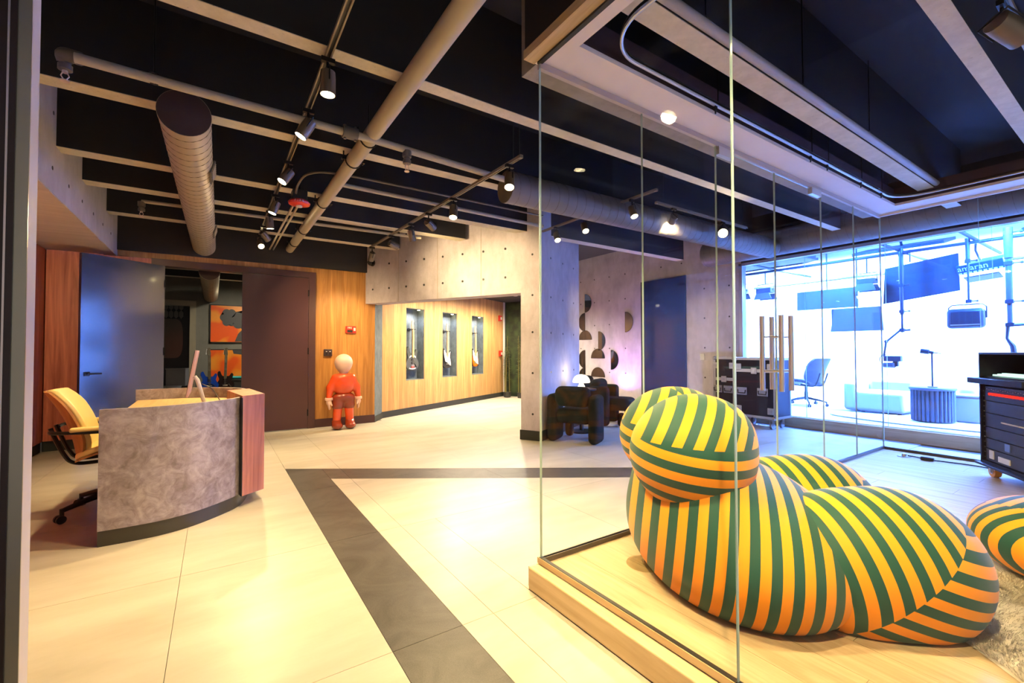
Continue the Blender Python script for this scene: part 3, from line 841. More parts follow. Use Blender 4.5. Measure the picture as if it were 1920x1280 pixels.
# ---- lamp tracks and heads
def track(name, label, a, b, w=0.034, h=0.022):
    a = Vector(a); b = Vector(b); d = b - a
    t = thing(name, label, 'lamp track', a, math.atan2(d.y, d.x))
    L = d.length
    m = plain('track_bronze', (0.26, 0.21, 0.145), 0.45, metal=0.3)
    MB().bb(0, L, -w / 2, -w / 2 + 0.008, 0, h).build('rail', m, t)
    MB().bb(0, L, w / 2 - 0.008, w / 2, 0, h).build('rail', m, t)
    MB().bb(0, L, -w / 2 + 0.008, w / 2 - 0.008, 0.012, h).build('channel', M_blk, t)
    MB().bb(-0.03, 0.0, -w / 2, w / 2, -0.002, h).build('end_cap', m, t)
    return t
track('lamp_track', 'long lamp track under the beams over the desk side of the lobby', (0.49, -0.6, 2.785), (0.49, 7.25, 2.785))
tk2 = track('lamp_track', 'suspended lamp track along the oblique concrete wall', (1.895, 2.74, 2.65), (1.80, 6.32, 2.65), w=0.028)
for x, y in ((0.0, 0.0), (0.05, 0.02)):
    MB().cyl((x, y, 0.02), (x, y, 0.8), 0.0035, n=6).build('suspension_cable', M_blk, tk2)
track('lamp_track', 'lamp track behind the glass over the armchairs', (3.66, 2.9, 2.80), (3.66, 4.75, 2.80))
tk4 = track('lamp_track', 'lamp track crossing behind the glass doors', (4.0, 3.13, 2.80), (5.8, 3.13, 2.80))
for x in (0.1, 1.7): MB().cyl((x, 0, 0.02), (x, 0, ZD - 2.80), 0.0035, n=6).build('suspension_cable', M_blk, tk4)
track('lamp_track', 'lamp track under the lounge ceiling over the striped armchair', (1.6, 0.41, 2.78), (5.6, 0.41, 2.78))

HM = {}
def head_meshes():
    HM['ad'] = MB().box((0, 0, -0.012), (0.07, 0.026, 0.024)).mesh('adapter', M_blkm)
    HM['st'] = MB().cyl((0, 0, -0.024), (0, 0, -0.085), 0.007, n=8).mesh('stem', M_blkm)
    # body points along -z from its joint
    HM['bo'] = MB().lathe([(0.012, 0.035), (0.038, 0.03), (0.040, 0.0), (0.040, -0.095), (0.036, -0.095), (0.034, -0.088), (0.004, -0.088)], n=24).mesh('body', plain('head_bronze', (0.17, 0.135, 0.10), 0.4, metal=0.4))
    HM['le'] = MB().cyl((0, 0, -0.090), (0, 0, -0.0945), 0.0345, n=24).mesh('lens', M_lens)
    HM['lo'] = MB().cyl((0, 0, -0.090), (0, 0, -0.0945), 0.0345, n=24).mesh('lens', M_lensoff)
    HM['yo'] = MB().tube([(0, -0.045, -0.03), (0, -0.045, 0.045), (0, 0.045, 0.045), (0, 0.045, -0.03)], 0.004, n=6).mesh('yoke', M_blkm)
head_meshes()
def head(label, loc, aim, lit=True, watt=1.0, size=62, big=1.0, grp='track lamps'):
    """loc: underside of the track; aim: world direction of the beam"""
    t = thing('track_lamp', label, 'lamp', loc, 0, grp)
    link('adapter', HM['ad'], t); link('stem', HM['st'], t)
    q = Vector((0, 0, -1)).rotation_difference(Vector(aim).normalized())
    jt = (0, 0, -0.105)
    b = link('lamp_body', HM['bo'], t, loc=jt, rot=q)
    b.scale = (big,) * 3
    link('lens', HM['le' if lit else 'lo'], b)
    link('yoke', HM['yo'], b)
    if lit:
        ld = bpy.data.lights.new('track_light', 'SPOT'); ld.energy = SPOT_W * watt; ld.color = WARM; ld.spot_size = R(size); ld.spot_blend = 0.7; ld.shadow_soft_size = 0.035
        lo = bpy.data.objects.new('track_light', ld); COL.objects.link(lo); lo.parent = b; lo.location = (0, 0, -0.10)
    return t
dn = (0, 0, -1)
head('lit track lamp nearest the camera over the lobby', (0.49, 1.70, 2.785), (1.6, -0.65, -2.1), watt=1.8, size=70)
head('added track lamp over the camera, out of view, brightening the striped armchair', (0.49, 0.12, 2.785), (1.7, 0.65, -2.0), watt=1.7, size=70)  # added lamp outside the frame, puts light on the armchair
head('lit track lamp pointing straight down in front of the branch pipe', (0.49, 2.53, 2.785), dn, watt=1.3, size=90)
head('lit track lamp tilted towards the desk beside the branch pipe', (0.49, 3.14, 2.785), (-0.55, 0.1, -1), watt=0.9, size=70)
head('unfaced track lamp angled towards the desk before the red strobe', (0.49, 4.10, 2.785), (-0.62, -0.15, -1), watt=0.9, size=70)
head('lit track lamp beside the red strobe', (0.49, 5.05, 2.785), (-0.35, 0.0, -1), watt=1.0, size=80)
head('lit track lamp over the desk rear behind the strobe', (0.49, 5.68, 2.785), (0.1, 0.1, -1), watt=1.1, size=85)
head('small lit track lamp second from the wood wall', (0.49, 6.40, 2.785), (1.0, 0.75, -1.0), watt=0.55, size=85)
head('glaring track lamp nearest the double door', (0.49, 6.95, 2.785), (0.12, -0.9, -0.75), watt=1.0, size=95)
def t2(y): f = (y - 2.74) / (6.32 - 2.74); return (1.895 + f * (1.80 - 1.895), y, 2.65)
head('glaring lamp at the near end of the suspended track', t2(2.87), (-0.25, -0.35, -1), watt=1.2, size=95)
head('glaring lamp second along the suspended track', t2(3.80), (-0.2, -0.3, -1), watt=1.2, size=95)
head('lamp on the suspended track turned away, third along', t2(4.36), (0.75, 0.45, -0.30), watt=0.9, size=75)
head('lit lamp on the suspended track, fourth along', t2(4.83), (0.3, 0.2, -1), watt=1.0, size=90)
head('lamp on the suspended track turned to the concrete wall, fifth along', t2(5.46), (0.9, 0.25, -0.25), watt=0.55, size=110)
head('lit lamp at the far end of the suspended track', t2(6.22), (-0.05, 0.8, -0.95), watt=0.8, size=80)
head('glaring lamp behind the glass above the first armchair', (3.66, 4.45, 2.80), (-0.2, -0.5, -0.8), watt=0.5, size=90)
head('glaring lamp behind the glass, middle of the short track', (3.66, 3.93, 2.80), (-0.2, -0.5, -0.8), watt=0.5, size=90)
head('glaring lamp behind the glass nearest the lounge', (3.66, 3.19, 2.80), (-0.1, -0.4, -0.9), watt=0.5, size=90)
head('small lit lamp at the start of the track behind the doors', (4.28, 3.13, 2.80), (3.2, 3.9, -1.35), watt=1.7, size=75)
head('large glaring lamp behind the glass lounge door', (5.25, 3.13, 2.80), (-0.75, -0.45, -0.45), watt=0.5, size=110, big=1.5)
head('bronze lamp hanging from the lounge track at the upper right', (2.96, 0.42, 2.78), (0.75, -0.35, -0.35), watt=0.8, size=90, big=1.25)
head('lounge track lamp hidden beyond the upper frame edge', (1.95, 0.41, 2.78), (0.15, 0.40, -1), watt=1.3, size=110)
# recessed corridor lamps
for k, s_ in enumerate((0.9, 2.1, 3.3)):
    p = Vector((2.48, 7.917)) + C2.xy * s_ + C1.xy * 0.95
    t = thing('recessed_lamp', ['recessed corridor lamp before the first guitar niche', 'recessed corridor lamp before the middle guitar niche', 'recessed corridor lamp before the last guitar niche'][k], 'lamp', (p.x, p.y, 2.49), 0, 'recessed corridor lamps')
    MB().lathe([(0.05, -0.006), (0.06, -0.004), (0.06, 0.0), (0.045, 0.0)], n=20).build('trim_ring', M_whp, t)
    MB().cyl((0, 0, -0.004), (0, 0, -0.001), 0.045, n=20).build('lens', M_lens, t)
    ld = bpy.data.lights.new('recessed_light', 'SPOT'); ld.energy = 300; ld.color = (1, 0.84, 0.60); ld.spot_size = R(172); ld.spot_blend = 0.8; ld.shadow_soft_size = 0.05
    lo = bpy.data.objects.new('recessed_light', ld); COL.objects.link(lo); lo.parent = t; lo.location = (0, 0, -0.02)
t = thing('recessed_lamp', 'added lamp in the bulkhead soffit, out of view beyond the pale column', 'lamp', (-1.40, 3.9, 2.424), 0)  # added lamp outside the frame, brightens the red wood wall
MB().lathe([(0.05, -0.006), (0.06, -0.004), (0.06, 0.0), (0.045, 0.0)], n=20).build('trim_ring', M_whp, t)
MB().cyl((0, 0, -0.004), (0, 0, -0.001), 0.045, n=20).build('lens', M_lens, t)
ld = bpy.data.lights.new('recessed_light', 'SPOT'); ld.energy = 170; ld.color = WARM; ld.spot_size = R(80); ld.spot_blend = 0.8; ld.shadow_soft_size = 0.05
lo = bpy.data.objects.new('recessed_light', ld); COL.objects.link(lo); lo.parent = t; lo.location = (0, 0, -0.02); lo.rotation_euler = (R(62), 0, 0)
# lounge curtain rail
ZR = 2.742
pts = [Vector((1.585, y, ZR)) for y in np.linspace(-1.8, 1.30, 6)] + [Vector((1.855 - 0.27 * math.cos(a), 1.32 + 0.27 * math.sin(a), ZR)) for a in np.linspace(0, PI / 2, 12)] \
    + [Vector((x, 1.59, ZR)) for x in np.linspace(2.0, 5.4, 8)] + [Vector((5.55 + 0.25 * math.sin(a), 1.34 + 0.25 * math.cos(a), ZR)) for a in np.linspace(0, PI / 2, 12)] + [Vector((5.80, y, ZR)) for y in np.linspace(1.2, -1.8, 6)]
t = thing('curtain_rail', 'curved metal curtain rail under the lounge ceiling', 'curtain rail', (1.86, 1.59, ZR))
o0 = Vector((1.86, 1.59, ZR))
MB().tube([p - o0 for p in pts], 0.010, n=8).build('rail', M_alu, t)
MB().tube([p - o0 + Vector((0, 0, 0.022)) for p in pts], 0.007, n=8).build('upper_rail', M_blkm, t)
for x in (2.6, 3.9, 4.2, 4.9, 5.4):
    MB().box((x - o0.x, 0.0, -0.02), (0.022, 0.014, 0.03)).cyl((x - o0.x, 0, -0.03), (x - o0.x, 0, -0.055), 0.005, n=6).build('glider', M_blk, t)
    MB().cyl((x - o0.x + 0.03, 0, 0.02), (x - o0.x + 0.03, 0, 0.68), 0.004, n=6).build('hanger', M_blkm, t)
# ================================================================ LOBBY OBJECTS
# ---- reception desk
M_plaster = NT('swirled_plaster')
_c = M_plaster.coord()
_n1 = M_plaster.n('TexNoise', {'Vector': _c, 'Scale': 9.0, 'Detail': 8.0, 'Roughness': 0.66, 'Distortion': 1.1})
_n2 = M_plaster.n('TexNoise', {'Vector': _c, 'Scale': 24.0, 'Detail': 4.0, 'Distortion': 1.0})
_f = M_plaster.math('ADD', M_plaster.math('MULTIPLY', _n1.outputs[0], 0.75), M_plaster.math('MULTIPLY', _n2.outputs[0], 0.25))
M_plaster.bsdf(M_plaster.ramp(_f, [(0.36, (0.185, 0.145, 0.155)), (0.50, (0.30, 0.25, 0.275)), (0.64, (0.43, 0.375, 0.42))]), 0.38, 0, 0.5, M_plaster.bump(_n1.outputs[0], 0.1)); M_plaster = M_plaster.m
desk = thing('reception_desk', 'curved reception desk with swirled grey plaster front and red wood end block', 'desk', (0, 4.5, 0))
near = [(-.593, 3.687), (-.44, 3.687), (-.29, 3.702), (-.12, 3.772), (.06, 3.925), (.165, 4.06)]
apex = [(.225, 4.25), (.262, 4.50), (.258, 4.75)]
far = [(.225, 5.05), (.075, 5.285), (-.19, 5.425), (-.44, 5.45), (-.62, 5.44)]
def strip(pts, th, z0, z1, name, m, parent, off=0.0, inset=0.0):
    P = [Vector((p[0], p[1] - 4.5, 0)) for p in pts]
    P = bez(P, 6)
    N = []
    for i in range(len(P)):
        d = (P[min(i + 1, len(P) - 1)] - P[max(i - 1, 0)]).normalized(); N.append(Vector((-d.y, d.x, 0)))
    A = [p + n * inset for p, n in zip(P, N)]; B = [p + n * (inset + th) for p, n in zip(P, N)]
    poly = [(p.x, p.y) for p in A] + [(p.x, p.y) for p in reversed(B)]
    return MB().prism(poly, z0, z1).build(name, m, parent)
strip(near + apex[:1], 0.03, 0.097, 0.841, 'front_panel', M_plaster, desk)
strip(apex[1:] + far, 0.03, 0.097, 0.841, 'rear_panel', M_plaster, desk)
strip(near + apex + far, 0.03, 0.0, 0.097, 'plinth', plain('desk_plinth', (0.040, 0.036, 0.026), 0.3), desk, inset=0.008)
full = bez([Vector((p[0], p[1] - 4.5, 0)) for p in near + apex + far], 4)
full = [(p.x * 0.94 - 0.02, p.y * 0.975) for p in full]
MB().prism(full, 0.712, 0.742).build('worktop', M_worktop, desk, bevel=0.003)
MB().prism([(.174, 4.00 - 4.5), (.335, 4.125 - 4.5), (.262, 4.76 - 4.5), (.085, 4.655 - 4.5)], 0.088, 0.857).build('end_block', M_walc, desk, bevel=0.003)
MB().prism([(.176, 3.996 - 4.5), (.170, 4.004 - 4.5), (.16, 4.06 - 4.5), (.20, 4.05 - 4.5)], 0.09, 0.842).build('shadow_gap', M_blk, desk)
MB().bb(-0.56, -0.53, -0.76, -0.42, 0.1, 0.71).build('drawer_pedestal', M_plaster, desk)

# ---- desk chair
def office_chair(name, label, loc, rz, shell, cushion, arms=True, scale=1.0, grp=None, cat='office chair', tall=0.0):
    t = thing(name, label, cat, loc, rz, grp)
    t.scale = (scale,) * 3
    for k in range(5):
        a = 2 * PI * k / 5 + R(64)
        c, s = math.cos(a), math.sin(a)
        leg = MB().tube([(0.03 * c, 0.03 * s, 0.15), (0.20 * c, 0.20 * s, 0.12), (0.335 * c, 0.335 * s, 0.085)], [0.026, 0.021, 0.016], n=8).cyl((0.335 * c, 0.335 * s, 0.05), (0.335 * c, 0.335 * s, 0.10), 0.013, n=8).build('leg', M_blkm, t)
        w = MB()
        for sg in (-1, 1):
            p = Vector((0.345 * c, 0.345 * s, 0.029)); ax = Vector((-s, c, 0))
            w.cyl(p + ax * sg * 0.008, p + ax * sg * 0.026, 0.028, n=16)
        w.box((0.345 * c, 0.345 * s, 0.048), (0.03, 0.03, 0.02)).build('caster', M_blk, leg)
    MB().cyl((0, 0, 0.11), (0, 0, 0.40), 0.026, n=14).cyl((0, 0, 0.11), (0, 0, 0.28), 0.034, n=14).build('gas_column', M_blkm, t)
    # seat (local +x is forwards)
    def sheet(fn, th, nx=12, ny=12):
        mb = MB(); vs = []
        for side in (0, 1):
            for i in range(nx + 1):
                for j in range(ny + 1):
                    p, n = fn(i / nx, j / ny * 2 - 1); vs.append(p + n * (th if side else 0))
        W = ny + 1; H = (nx + 1) * W; fs = []
        for i in range(nx):
            for j in range(ny):
                q = (i * W + j, i * W + j + 1, (i + 1) * W + j + 1, (i + 1) * W + j)
                fs.append(q[::-1]); fs.append(tuple(k + H for k in q))
        bd = [(i, 0) for i in range(nx + 1)] + [(nx, j) for j in range(1, ny + 1)] + [(i, ny) for i in range(nx - 1, -1, -1)] + [(0, j) for j in range(ny - 1, 0, -1)]
        for a, b in zip(bd, bd[1:] + bd[:1]):
            ia, ib = a[0] * W + a[1], b[0] * W + b[1]; fs.append((ia, ib, ib + H, ia + H))
        return mb.add(vs, fs)
    def rnd(u, v, cut=0.35):   # narrow the corners
        return v * (1 - 0.22 * max(0, abs(u * 2 - 1) - 0.45) ** 2 / 0.3)
    def seat(off):
        def f(u, v):
            v = rnd(u, v); x = -0.23 + 0.50 * u
            z = 0.435 - 0.06 * (1 - u) ** 0.8 * 0.0 + 0.05 * math.sin(u * PI * 0.95) * (1 - 0.4 * abs(v)) - 0.045 * max(0, u - 0.75) / 0.25 + 0.03 * v * v - 0.08 * max(0, 0.25 - u)
            return Vector((x, 0.255 * v, z + off)), Vector((0, 0, 1))
        return f
    def back(off):
        def f(u, v):
            v = rnd(u, v); z = 0.47 + (0.45 + tall) * u
            x = -0.235 - 0.17 * u + 0.075 * math.sin(u * PI) * 0.4 + 0.085 * v * v
            return Vector((x + off, 0.26 * v, z)), Vector((0.95, -0.28 * v, 0.25)).normalized()
        return f
    sheet(seat(0), -0.014).build('seat_shell', shell, t)
    sheet(seat(0.001), 0.045).build('seat_cushion', cushion, t, bevel=0.012, seg=3)
    sheet(back(0), -0.014).build('back_shell', shell, t)
    sheet(back(0.001), 0.035).build('back_cushion', cushion, t, bevel=0.010, seg=3)
    fr = MB()
    for s in (-1, 1):
        fr.tube(bez([(0.20, s * 0.11, 0.405), (-0.10, s * 0.11, 0.395), (-0.24, s * 0.10, 0.40), (-0.30, s * 0.10, 0.47), (-0.37, s * 0.10, 0.66)], 5), 0.013, n=8)
    fr.box((0, 0, 0.402), (0.18, 0.2, 0.02)).build('support_frame', M_blkm, t)
    if arms:
        for s in (-1, 1):
            MB().tube(bez([(-0.36, s * 0.12, 0.64), (-0.33, s * 0.27, 0.645), (-0.12, s * 0.30, 0.635), (0.16, s * 0.29, 0.63)], 5), 0.012, n=8).build('arm_bracket', M_blkm, t)
            MB().box((-0.04, s * 0.285, 0.658), (0.42, 0.06, 0.030)).build('armrest', cushion, t, bevel=0.012, seg=3)
    return t
M_ply = wood('chair_plywood', (0.36, 0.15, 0.045), (0.50, 0.24, 0.08), axis='Z')
M_yel = plain('yellow_leather', (0.72, 0.52, 0.20), 0.45)
office_chair('desk_chair', 'swivel desk chair with yellow leather pads and plywood shells behind the desk', (-0.60, 4.53, 0), R(4), M_ply, M_yel)

# ---- computer and desk clutter
t = thing('computer_monitor', 'slim pale pink all in one computer seen from its edge on the desk', 'computer', (-0.20, 4.55, 0.742))
M_pink = plain('monitor_pink', (0.70, 0.45, 0.42), 0.35)
T_ = Matrix.Rotation(R(-9), 4, 'Y')
MB().bb(-0.008, 0.008, -0.27, 0.27, 0.10, 0.47, ).build('screen_body', M_pink, t, bevel=0.003, rot=(0, R(9), 0))
MB().bb(-0.011, -0.0085, -0.265, 0.265, 0.17, 0.465).build('screen_glass', plain('screen_black', (0.02, 0.02, 0.03), 0.1), t, rot=(0, R(9), 0))
MB().tube([(0.055, 0, 0.25), (0.075, 0, 0.22), (0.13, 0, 0.004)], [0.014, 0.016, 0.014], n=8).build('stand_arm', M_whp, t)
MB().bb(-0.06, 0.14, -0.09, 0.09, 0.0, 0.006).build('stand_foot', M_whp, t, bevel=0.003)
t = thing('keyboard', 'low computer keyboard lying on the oak worktop', 'keyboard', (-0.36, 4.22, 0.743), R(82))
MB().bb(-0.21, 0.21, -0.06, 0.06, 0, 0.010).build('tray', M_whp, t, bevel=0.003)
mbk = [MB(), MB()]
for r_ in range(5):
    for c_ in range(14):
        mbk[0].box((-0.189 + c_ * 0.029, -0.044 + r_ * 0.022, 0.012), (0.024, 0.018, 0.005))
o = mbk[0].build('key', plain('key_dark', (0.05, 0.05, 0.055), 0.5), t); o['kind'] = 'stuff'
t = thing('desk_box', 'small white box beside the computer stand', 'box', (-0.09, 4.12, 0.742), R(12))
MB().bb(-0.075, 0.075, -0.05, 0.05, 0, 0.05).build('carton', M_whp, t, bevel=0.004)
MB().bb(-0.077, 0.077, -0.052, 0.052, 0.035, 0.055).build('lid', M_whp, t, bevel=0.003)
o0 = Vector((-0.07, 4.55, 0.742))
t = tag(MB().tube([p - o0 for p in bez([(-0.10, 4.56, 0.93), (-0.02, 4.54, 0.88), (0.03, 4.42, 0.80), (0.08, 4.32, 0.752), (0.04, 4.22, 0.750), (-0.05, 4.25, 0.750), (0.02, 4.14, 0.750)], 8)], 0.004, n=6).build('power_cable', M_blk, None, loc=o0), 'thin dark cable trailing from the computer across the worktop', 'cable')
mouse = tag(MB().ell((0, 0, 0.016), (0.055, 0.032, 0.016), 16, 8).build('computer_mouse', M_whp, None, loc=(-0.33, 3.95, 0.743)), 'small white mouse at the near end of the keyboard', 'mouse')

# ---- plain sculpture standing in for the toy figure (generic, no character features)
M_sred = plain('sculpture_red', (0.72, 0.075, 0.012), 0.12, coat=0.6)
M_sbr = plain('sculpture_brown', (0.26, 0.035, 0.012), 0.18, coat=0.5)
M_spk = plain('sculpture_pale', (0.80, 0.52, 0.42), 0.3)
t = thing('figure_sculpture', 'glossy red and brown standing figure sculpture with a plain pale head', 'sculpture', (1.655, 7.20, 0), R(0))
fn = su([scap((-0.075, 0, 0.46), (-0.095, 0, 0.16), 0.075, 0.062), scap((0.075, 0, 0.46), (0.095, 0, 0.16), 0.075, 0.062)], 0.02)
link('legs', nets_mesh('legs', fn, (-.25, -.2, .02), (.25, .2, .6), 0.012, M_sred), t)
fn = su([sell((0, 0, 0.49), (0.165, 0.115, 0.085)), scap((-0.08, 0, 0.45), (-0.085, 0, 0.37), 0.085, 0.088), scap((0.08, 0, 0.45), (0.085, 0, 0.37), 0.085, 0.088)], 0.03)
link('shorts', nets_mesh('shorts', fn, (-.25, -.2, .2), (.25, .2, .65), 0.012, M_sbr), t)
for s in (-1, 1):
    fn = su([sell((s * 0.098, -0.035, 0.058), (0.082, 0.115, 0.062)), sell((s * 0.098, 0.01, 0.12), (0.07, 0.075, 0.05))], 0.03)
    link('shoe', nets_mesh('shoe', fn, (s * 0.098 - .12, -.2, -.01), (s * 0.098 + .12, .14, .2), 0.012, M_sbr), t)
fn = su([sell((0, 0, 0.66), (0.165, 0.12, 0.15)), sell((0, 0, 0.78), (0.135, 0.10, 0.085)),
         scap((-0.12, 0, 0.79), (-0.195, 0, 0.64), 0.06, 0.052), scap((-0.195, 0, 0.64), (-0.215, -0.02, 0.50), 0.052, 0.045),
         scap((0.12, 0, 0.79), (0.195, 0, 0.64), 0.06, 0.052), scap((0.195, 0, 0.64), (0.215, -0.02, 0.50), 0.052, 0.045)], 0.035)
link('torso', nets_mesh('torso', fn, (-.32, -.2, .4), (.32, .2, .92), 0.012, M_sred), t)
for s in (-1, 1):
    MB().lathe([(0.05, 0.45), (0.058, 0.455), (0.058, 0.485), (0.05, 0.49)], n=20, c=(s * 0.216, -0.02, 0)).build('cuff', M_spk, t)
    fs = [sell((s * 0.218, -0.025, 0.42), (0.038, 0.05, 0.05))]
    for k, (dy, ln) in enumerate(((-0.036, 0.055), (-0.012, 0.07), (0.012, 0.066), (0.034, 0.05))):
        fs.append(scap((s * 0.220, -0.025 + dy, 0.39), (s * 0.212, -0.03 + dy, 0.385 - ln), 0.0135, 0.011))
    fs.append(scap((s * 0.20, -0.06, 0.42), (s * 0.185, -0.085, 0.375), 0.014, 0.011))
    link('hand', nets_mesh('hand', su(fs, 0.010), (s * 0.218 - .08, -.13, .28), (s * 0.218 + .08, .06, .5), 0.006, M_spk), t)
fn = su([sell((0, 0, 1.02), (0.135, 0.125, 0.135)), sell((0, -0.015, 0.93), (0.085, 0.085, 0.06)), scap((0, 0, 0.84), (0, 0, 0.92), 0.05, 0.05)], 0.04)
link('head', nets_mesh('head', fn, (-.2, -.2, .76), (.2, .2, 1.2), 0.012, M_spk), t)

# ---- wall devices
def device(name, label, cat, x, z, w_, h_, m, parts=()):
    t = thing(name, label, cat, (x, YW, z))
    MB().bb(-w_ / 2, w_ / 2, -0.035, 0, -h_ / 2, h_ / 2).build('housing', m, t, bevel=0.006)
    return t
t = device('fire_alarm', 'red fire alarm box with a dark speaker grille on the oak wall', 'alarm', 1.84, 1.55, 0.165, 0.115, M_red)
text('lettering', 'FIRE', 0.038, M_whp, t, (-0.02, -0.0365, 0.028), (R(90), 0, 0))
MB().bb(-0.06, 0.025, -0.039, -0.034, -0.045, -0.005).build('grille', M_blk, t)
MB().bb(0.04, 0.07, -0.041, -0.034, -0.02, 0.03).build('strobe_lens', M_whp, t)
t = device('switch_plate', 'brown double switch plate beside the door frame', 'switch', 1.49, 1.175, 0.125, 0.11, plain('switch_brown', (0.055, 0.03, 0.03), 0.4))
for k in (-1, 1): MB().bb(k * 0.027 - 0.017, k * 0.027 + 0.017, -0.04, -0.034, -0.035, 0.035).build('rocker', plain('switch_dark', (0.02, 0.012, 0.012), 0.3), t)
for k in (-1, 1): MB().bb(k * 0.027 - 0.010, k * 0.027 + 0.010, -0.042, -0.039, 0.012, 0.024).build('indicator', M_whp, t)
for k, (s_, z) in enumerate(((4.20, 2.05), (4.22, 1.13))):
    p = Vector((2.48, 7.917)) + C2.xy * s_
    t = thing('fire_station', ['upper red alarm strobe at the corridor end of the guitar wall', 'lower red pull station at the corridor end of the guitar wall'][k], 'alarm', (p.x, p.y, z), GA)
    MB().bb(-0.06, 0.06, -0.05, 0, -0.075, 0.075).build('housing', M_red, t, bevel=0.006)
    MB().bb(-0.02, 0.045, -0.056, -0.05, -0.035, 0.03).build('face_plate', M_whp, t)
t = thing('wall_camera', 'small black dome camera high on the concrete wall', 'camera', tuple((Vector((2.168, 7.413)) - C2.xy * 0.0).to_3d() + Vector((0, 0, 2.66))), math.atan2(-C2.x, C2.y) + 0)
p = Vector((2.168, 7.413, 2.66)); n_ = -C2
t.rotation_euler = (0, 0, 0)
MB().cyl((0, 0, 0), n_ * 0.03, 0.055, n=20).build('mount', M_blk, t)
MB().ell(tuple(n_ * 0.06), (0.05, 0.05, 0.05), 20, 12).build('dome', M_blkm, t)
MB().cyl(n_ * 0.09 + Vector((0, 0, 0)), n_ * 0.112, 0.02, n=14).build('lens', M_blk, t)

# ---- guitars
def outline_s(w_=0.165, L=0.40, cut=True):
    """double-cutaway solid body outline, neck joint at top (z = L), x across"""
    pts = [(0.0, 0.0), (0.09, 0.012), (0.15, 0.06), (0.165, 0.13), (0.135, 0.20), (0.118, 0.245), (0.128, 0.30), (0.142, 0.36), (0.120, 0.405), (0.098, 0.385), (0.07, 0.335), (0.034, 0.325),
           (-0.034, 0.325), (-0.066, 0.345), (-0.088, 0.40), (-0.112, 0.455), (-0.150, 0.425), (-0.150, 0.35), (-0.128, 0.29), (-0.120, 0.24), (-0.14, 0.19), (-0.165, 0.13), (-0.15, 0.06), (-0.09, 0.012)]
    return [(p.x * w_ / 0.165, p.y * L / 0.42) for p in bez([Vector((x, y, 0)) for x, y in pts + [pts[0]]], 4)[:-1]]
RX = Matrix.Rotation(R(90), 4, 'X')     # prism z -> -y, so (x, y, z) outline stands upright facing -y
def guitar(name, label, loc, rz, body, guard, neckm, kind='S', grp=None, tilt=0.0, pups=3, extra=None):
    t = thing(name, label, 'guitar', loc, rz, grp)
    if tilt: t.rotation_euler = (tilt, 0, rz)
    out = outline_s() if kind == 'S' else outline_s(0.165, 0.43)
    if kind == 'R':   # rounder lower bout
        out = [(x * (1.12 - 0.5 * max(0, z - 0.2)), z) for x, z in out]
    MB().prism(out, 0, 0.042, RX).build('body', body, t, bevel=0.010, seg=3)
    if guard:
        gp = [(-0.03, 0.325), (-0.07, 0.35), (-0.10, 0.40), (-0.118, 0.40), (-0.115, 0.30), (-0.095, 0.22), (-0.07, 0.15), (0.0, 0.12), (0.09, 0.06), (0.135, 0.09), (0.12, 0.16), (0.095, 0.23), (0.10, 0.30), (0.112, 0.36), (0.098, 0.37), (0.07, 0.325), (0.034, 0.315)]
        MB().prism(gp, 0.042, 0.0445, RX).build('pickguard', guard, t)
    MB().bb(-0.024, 0.024, -0.060, -0.040, 0.27, 0.80).build('neck', neckm, t, bevel=0.004)
    MB().bb(-0.0245, 0.0245, -0.064, -0.060, 0.25, 0.80).build('fretboard', neckm if kind == 'S' else M_worktop, t)
    fr = MB()
    for k in range(18):
        z = 0.80 - 0.62 * (1 - 2 ** (-k / 12)) * 0.9
        fr.box((0, -0.0645, z), (0.048, 0.0015, 0.002))
    o = fr.build('fret', M_met, t); o['kind'] = 'stuff'
    hs = [(-0.024, 0.80), (0.024, 0.80), (0.030, 0.84), (0.020, 0.93), (0.030, 0.975), (0.005, 0.99), (-0.03, 0.975), (-0.045, 0.90), (-0.042, 0.83)]
    MB().prism(hs, 0.036, 0.052, RX).build('headstock', neckm, t, bevel=0.003)
    for k in range(6):
        MB().cyl((-0.036 + k * 0.003, -0.044, 0.838 + k * 0.022), (-0.062 + k * 0.003, -0.044, 0.838 + k * 0.022), 0.005, n=8).build('tuner', M_met, t)
    for k in range(pups):
        z = 0.145 + k * 0.062
        MB().box((0, -0.046, z), (0.075, 0.012, 0.020 if kind == 'S' else 0.034)).build('pickup', M_blk if kind != 'S' or guard is None else M_whp, t, bevel=0.003)
    MB().box((0, -0.047, 0.095), (0.085, 0.014, 0.03)).build('bridge', M_met, t, bevel=0.002)
    for k in range(3): MB().cyl((0.07 + 0.018 * k, -0.043, 0.115 - 0.025 * k), (0.07 + 0.018 * k, -0.058, 0.115 - 0.025 * k), 0.011, n=12).build('knob', M_whp if guard else M_blk, t)
    st_ = MB()
    for k in range(6): st_.cyl((-0.017 + k * 0.0068, -0.056, 0.09), (-0.015 + k * 0.006, -0.066, 0.82), 0.0009, n=4)
    o = st_.build('string', M_met, t); o['kind'] = 'stuff'
    return t
M_gpale = wood('guitar_maple', (0.55, 0.38, 0.18), (0.68, 0.50, 0.27))
M_gblk = plain('guitar_black', (0.012, 0.012, 0.013), 0.12, coat=0.5)
M_ggrey = plain('guitar_grey_sparkle', (0.075, 0.085, 0.08), 0.25, coat=0.4, var=0.35, scale=60)
M_gsun = NT('guitar_sunburst')
_l = M_gsun.vm('LENGTH', M_gsun.vm('MULTIPLY', M_gsun.vm('SUBTRACT', M_gsun.coord(), (0.0, -0.02, 0.18)), (1.0, 0.2, 0.62)))
M_gsun.bsdf(M_gsun.ramp(_l, [(0.05, (0.72, 0.30, 0.02)), (0.10, (0.55, 0.14, 0.01)), (0.15, (0.05, 0.012, 0.006))]), 0.12, 0, 0.5, None, **{'Coat_Weight': 0.5}); M_gsun = M_gsun.m
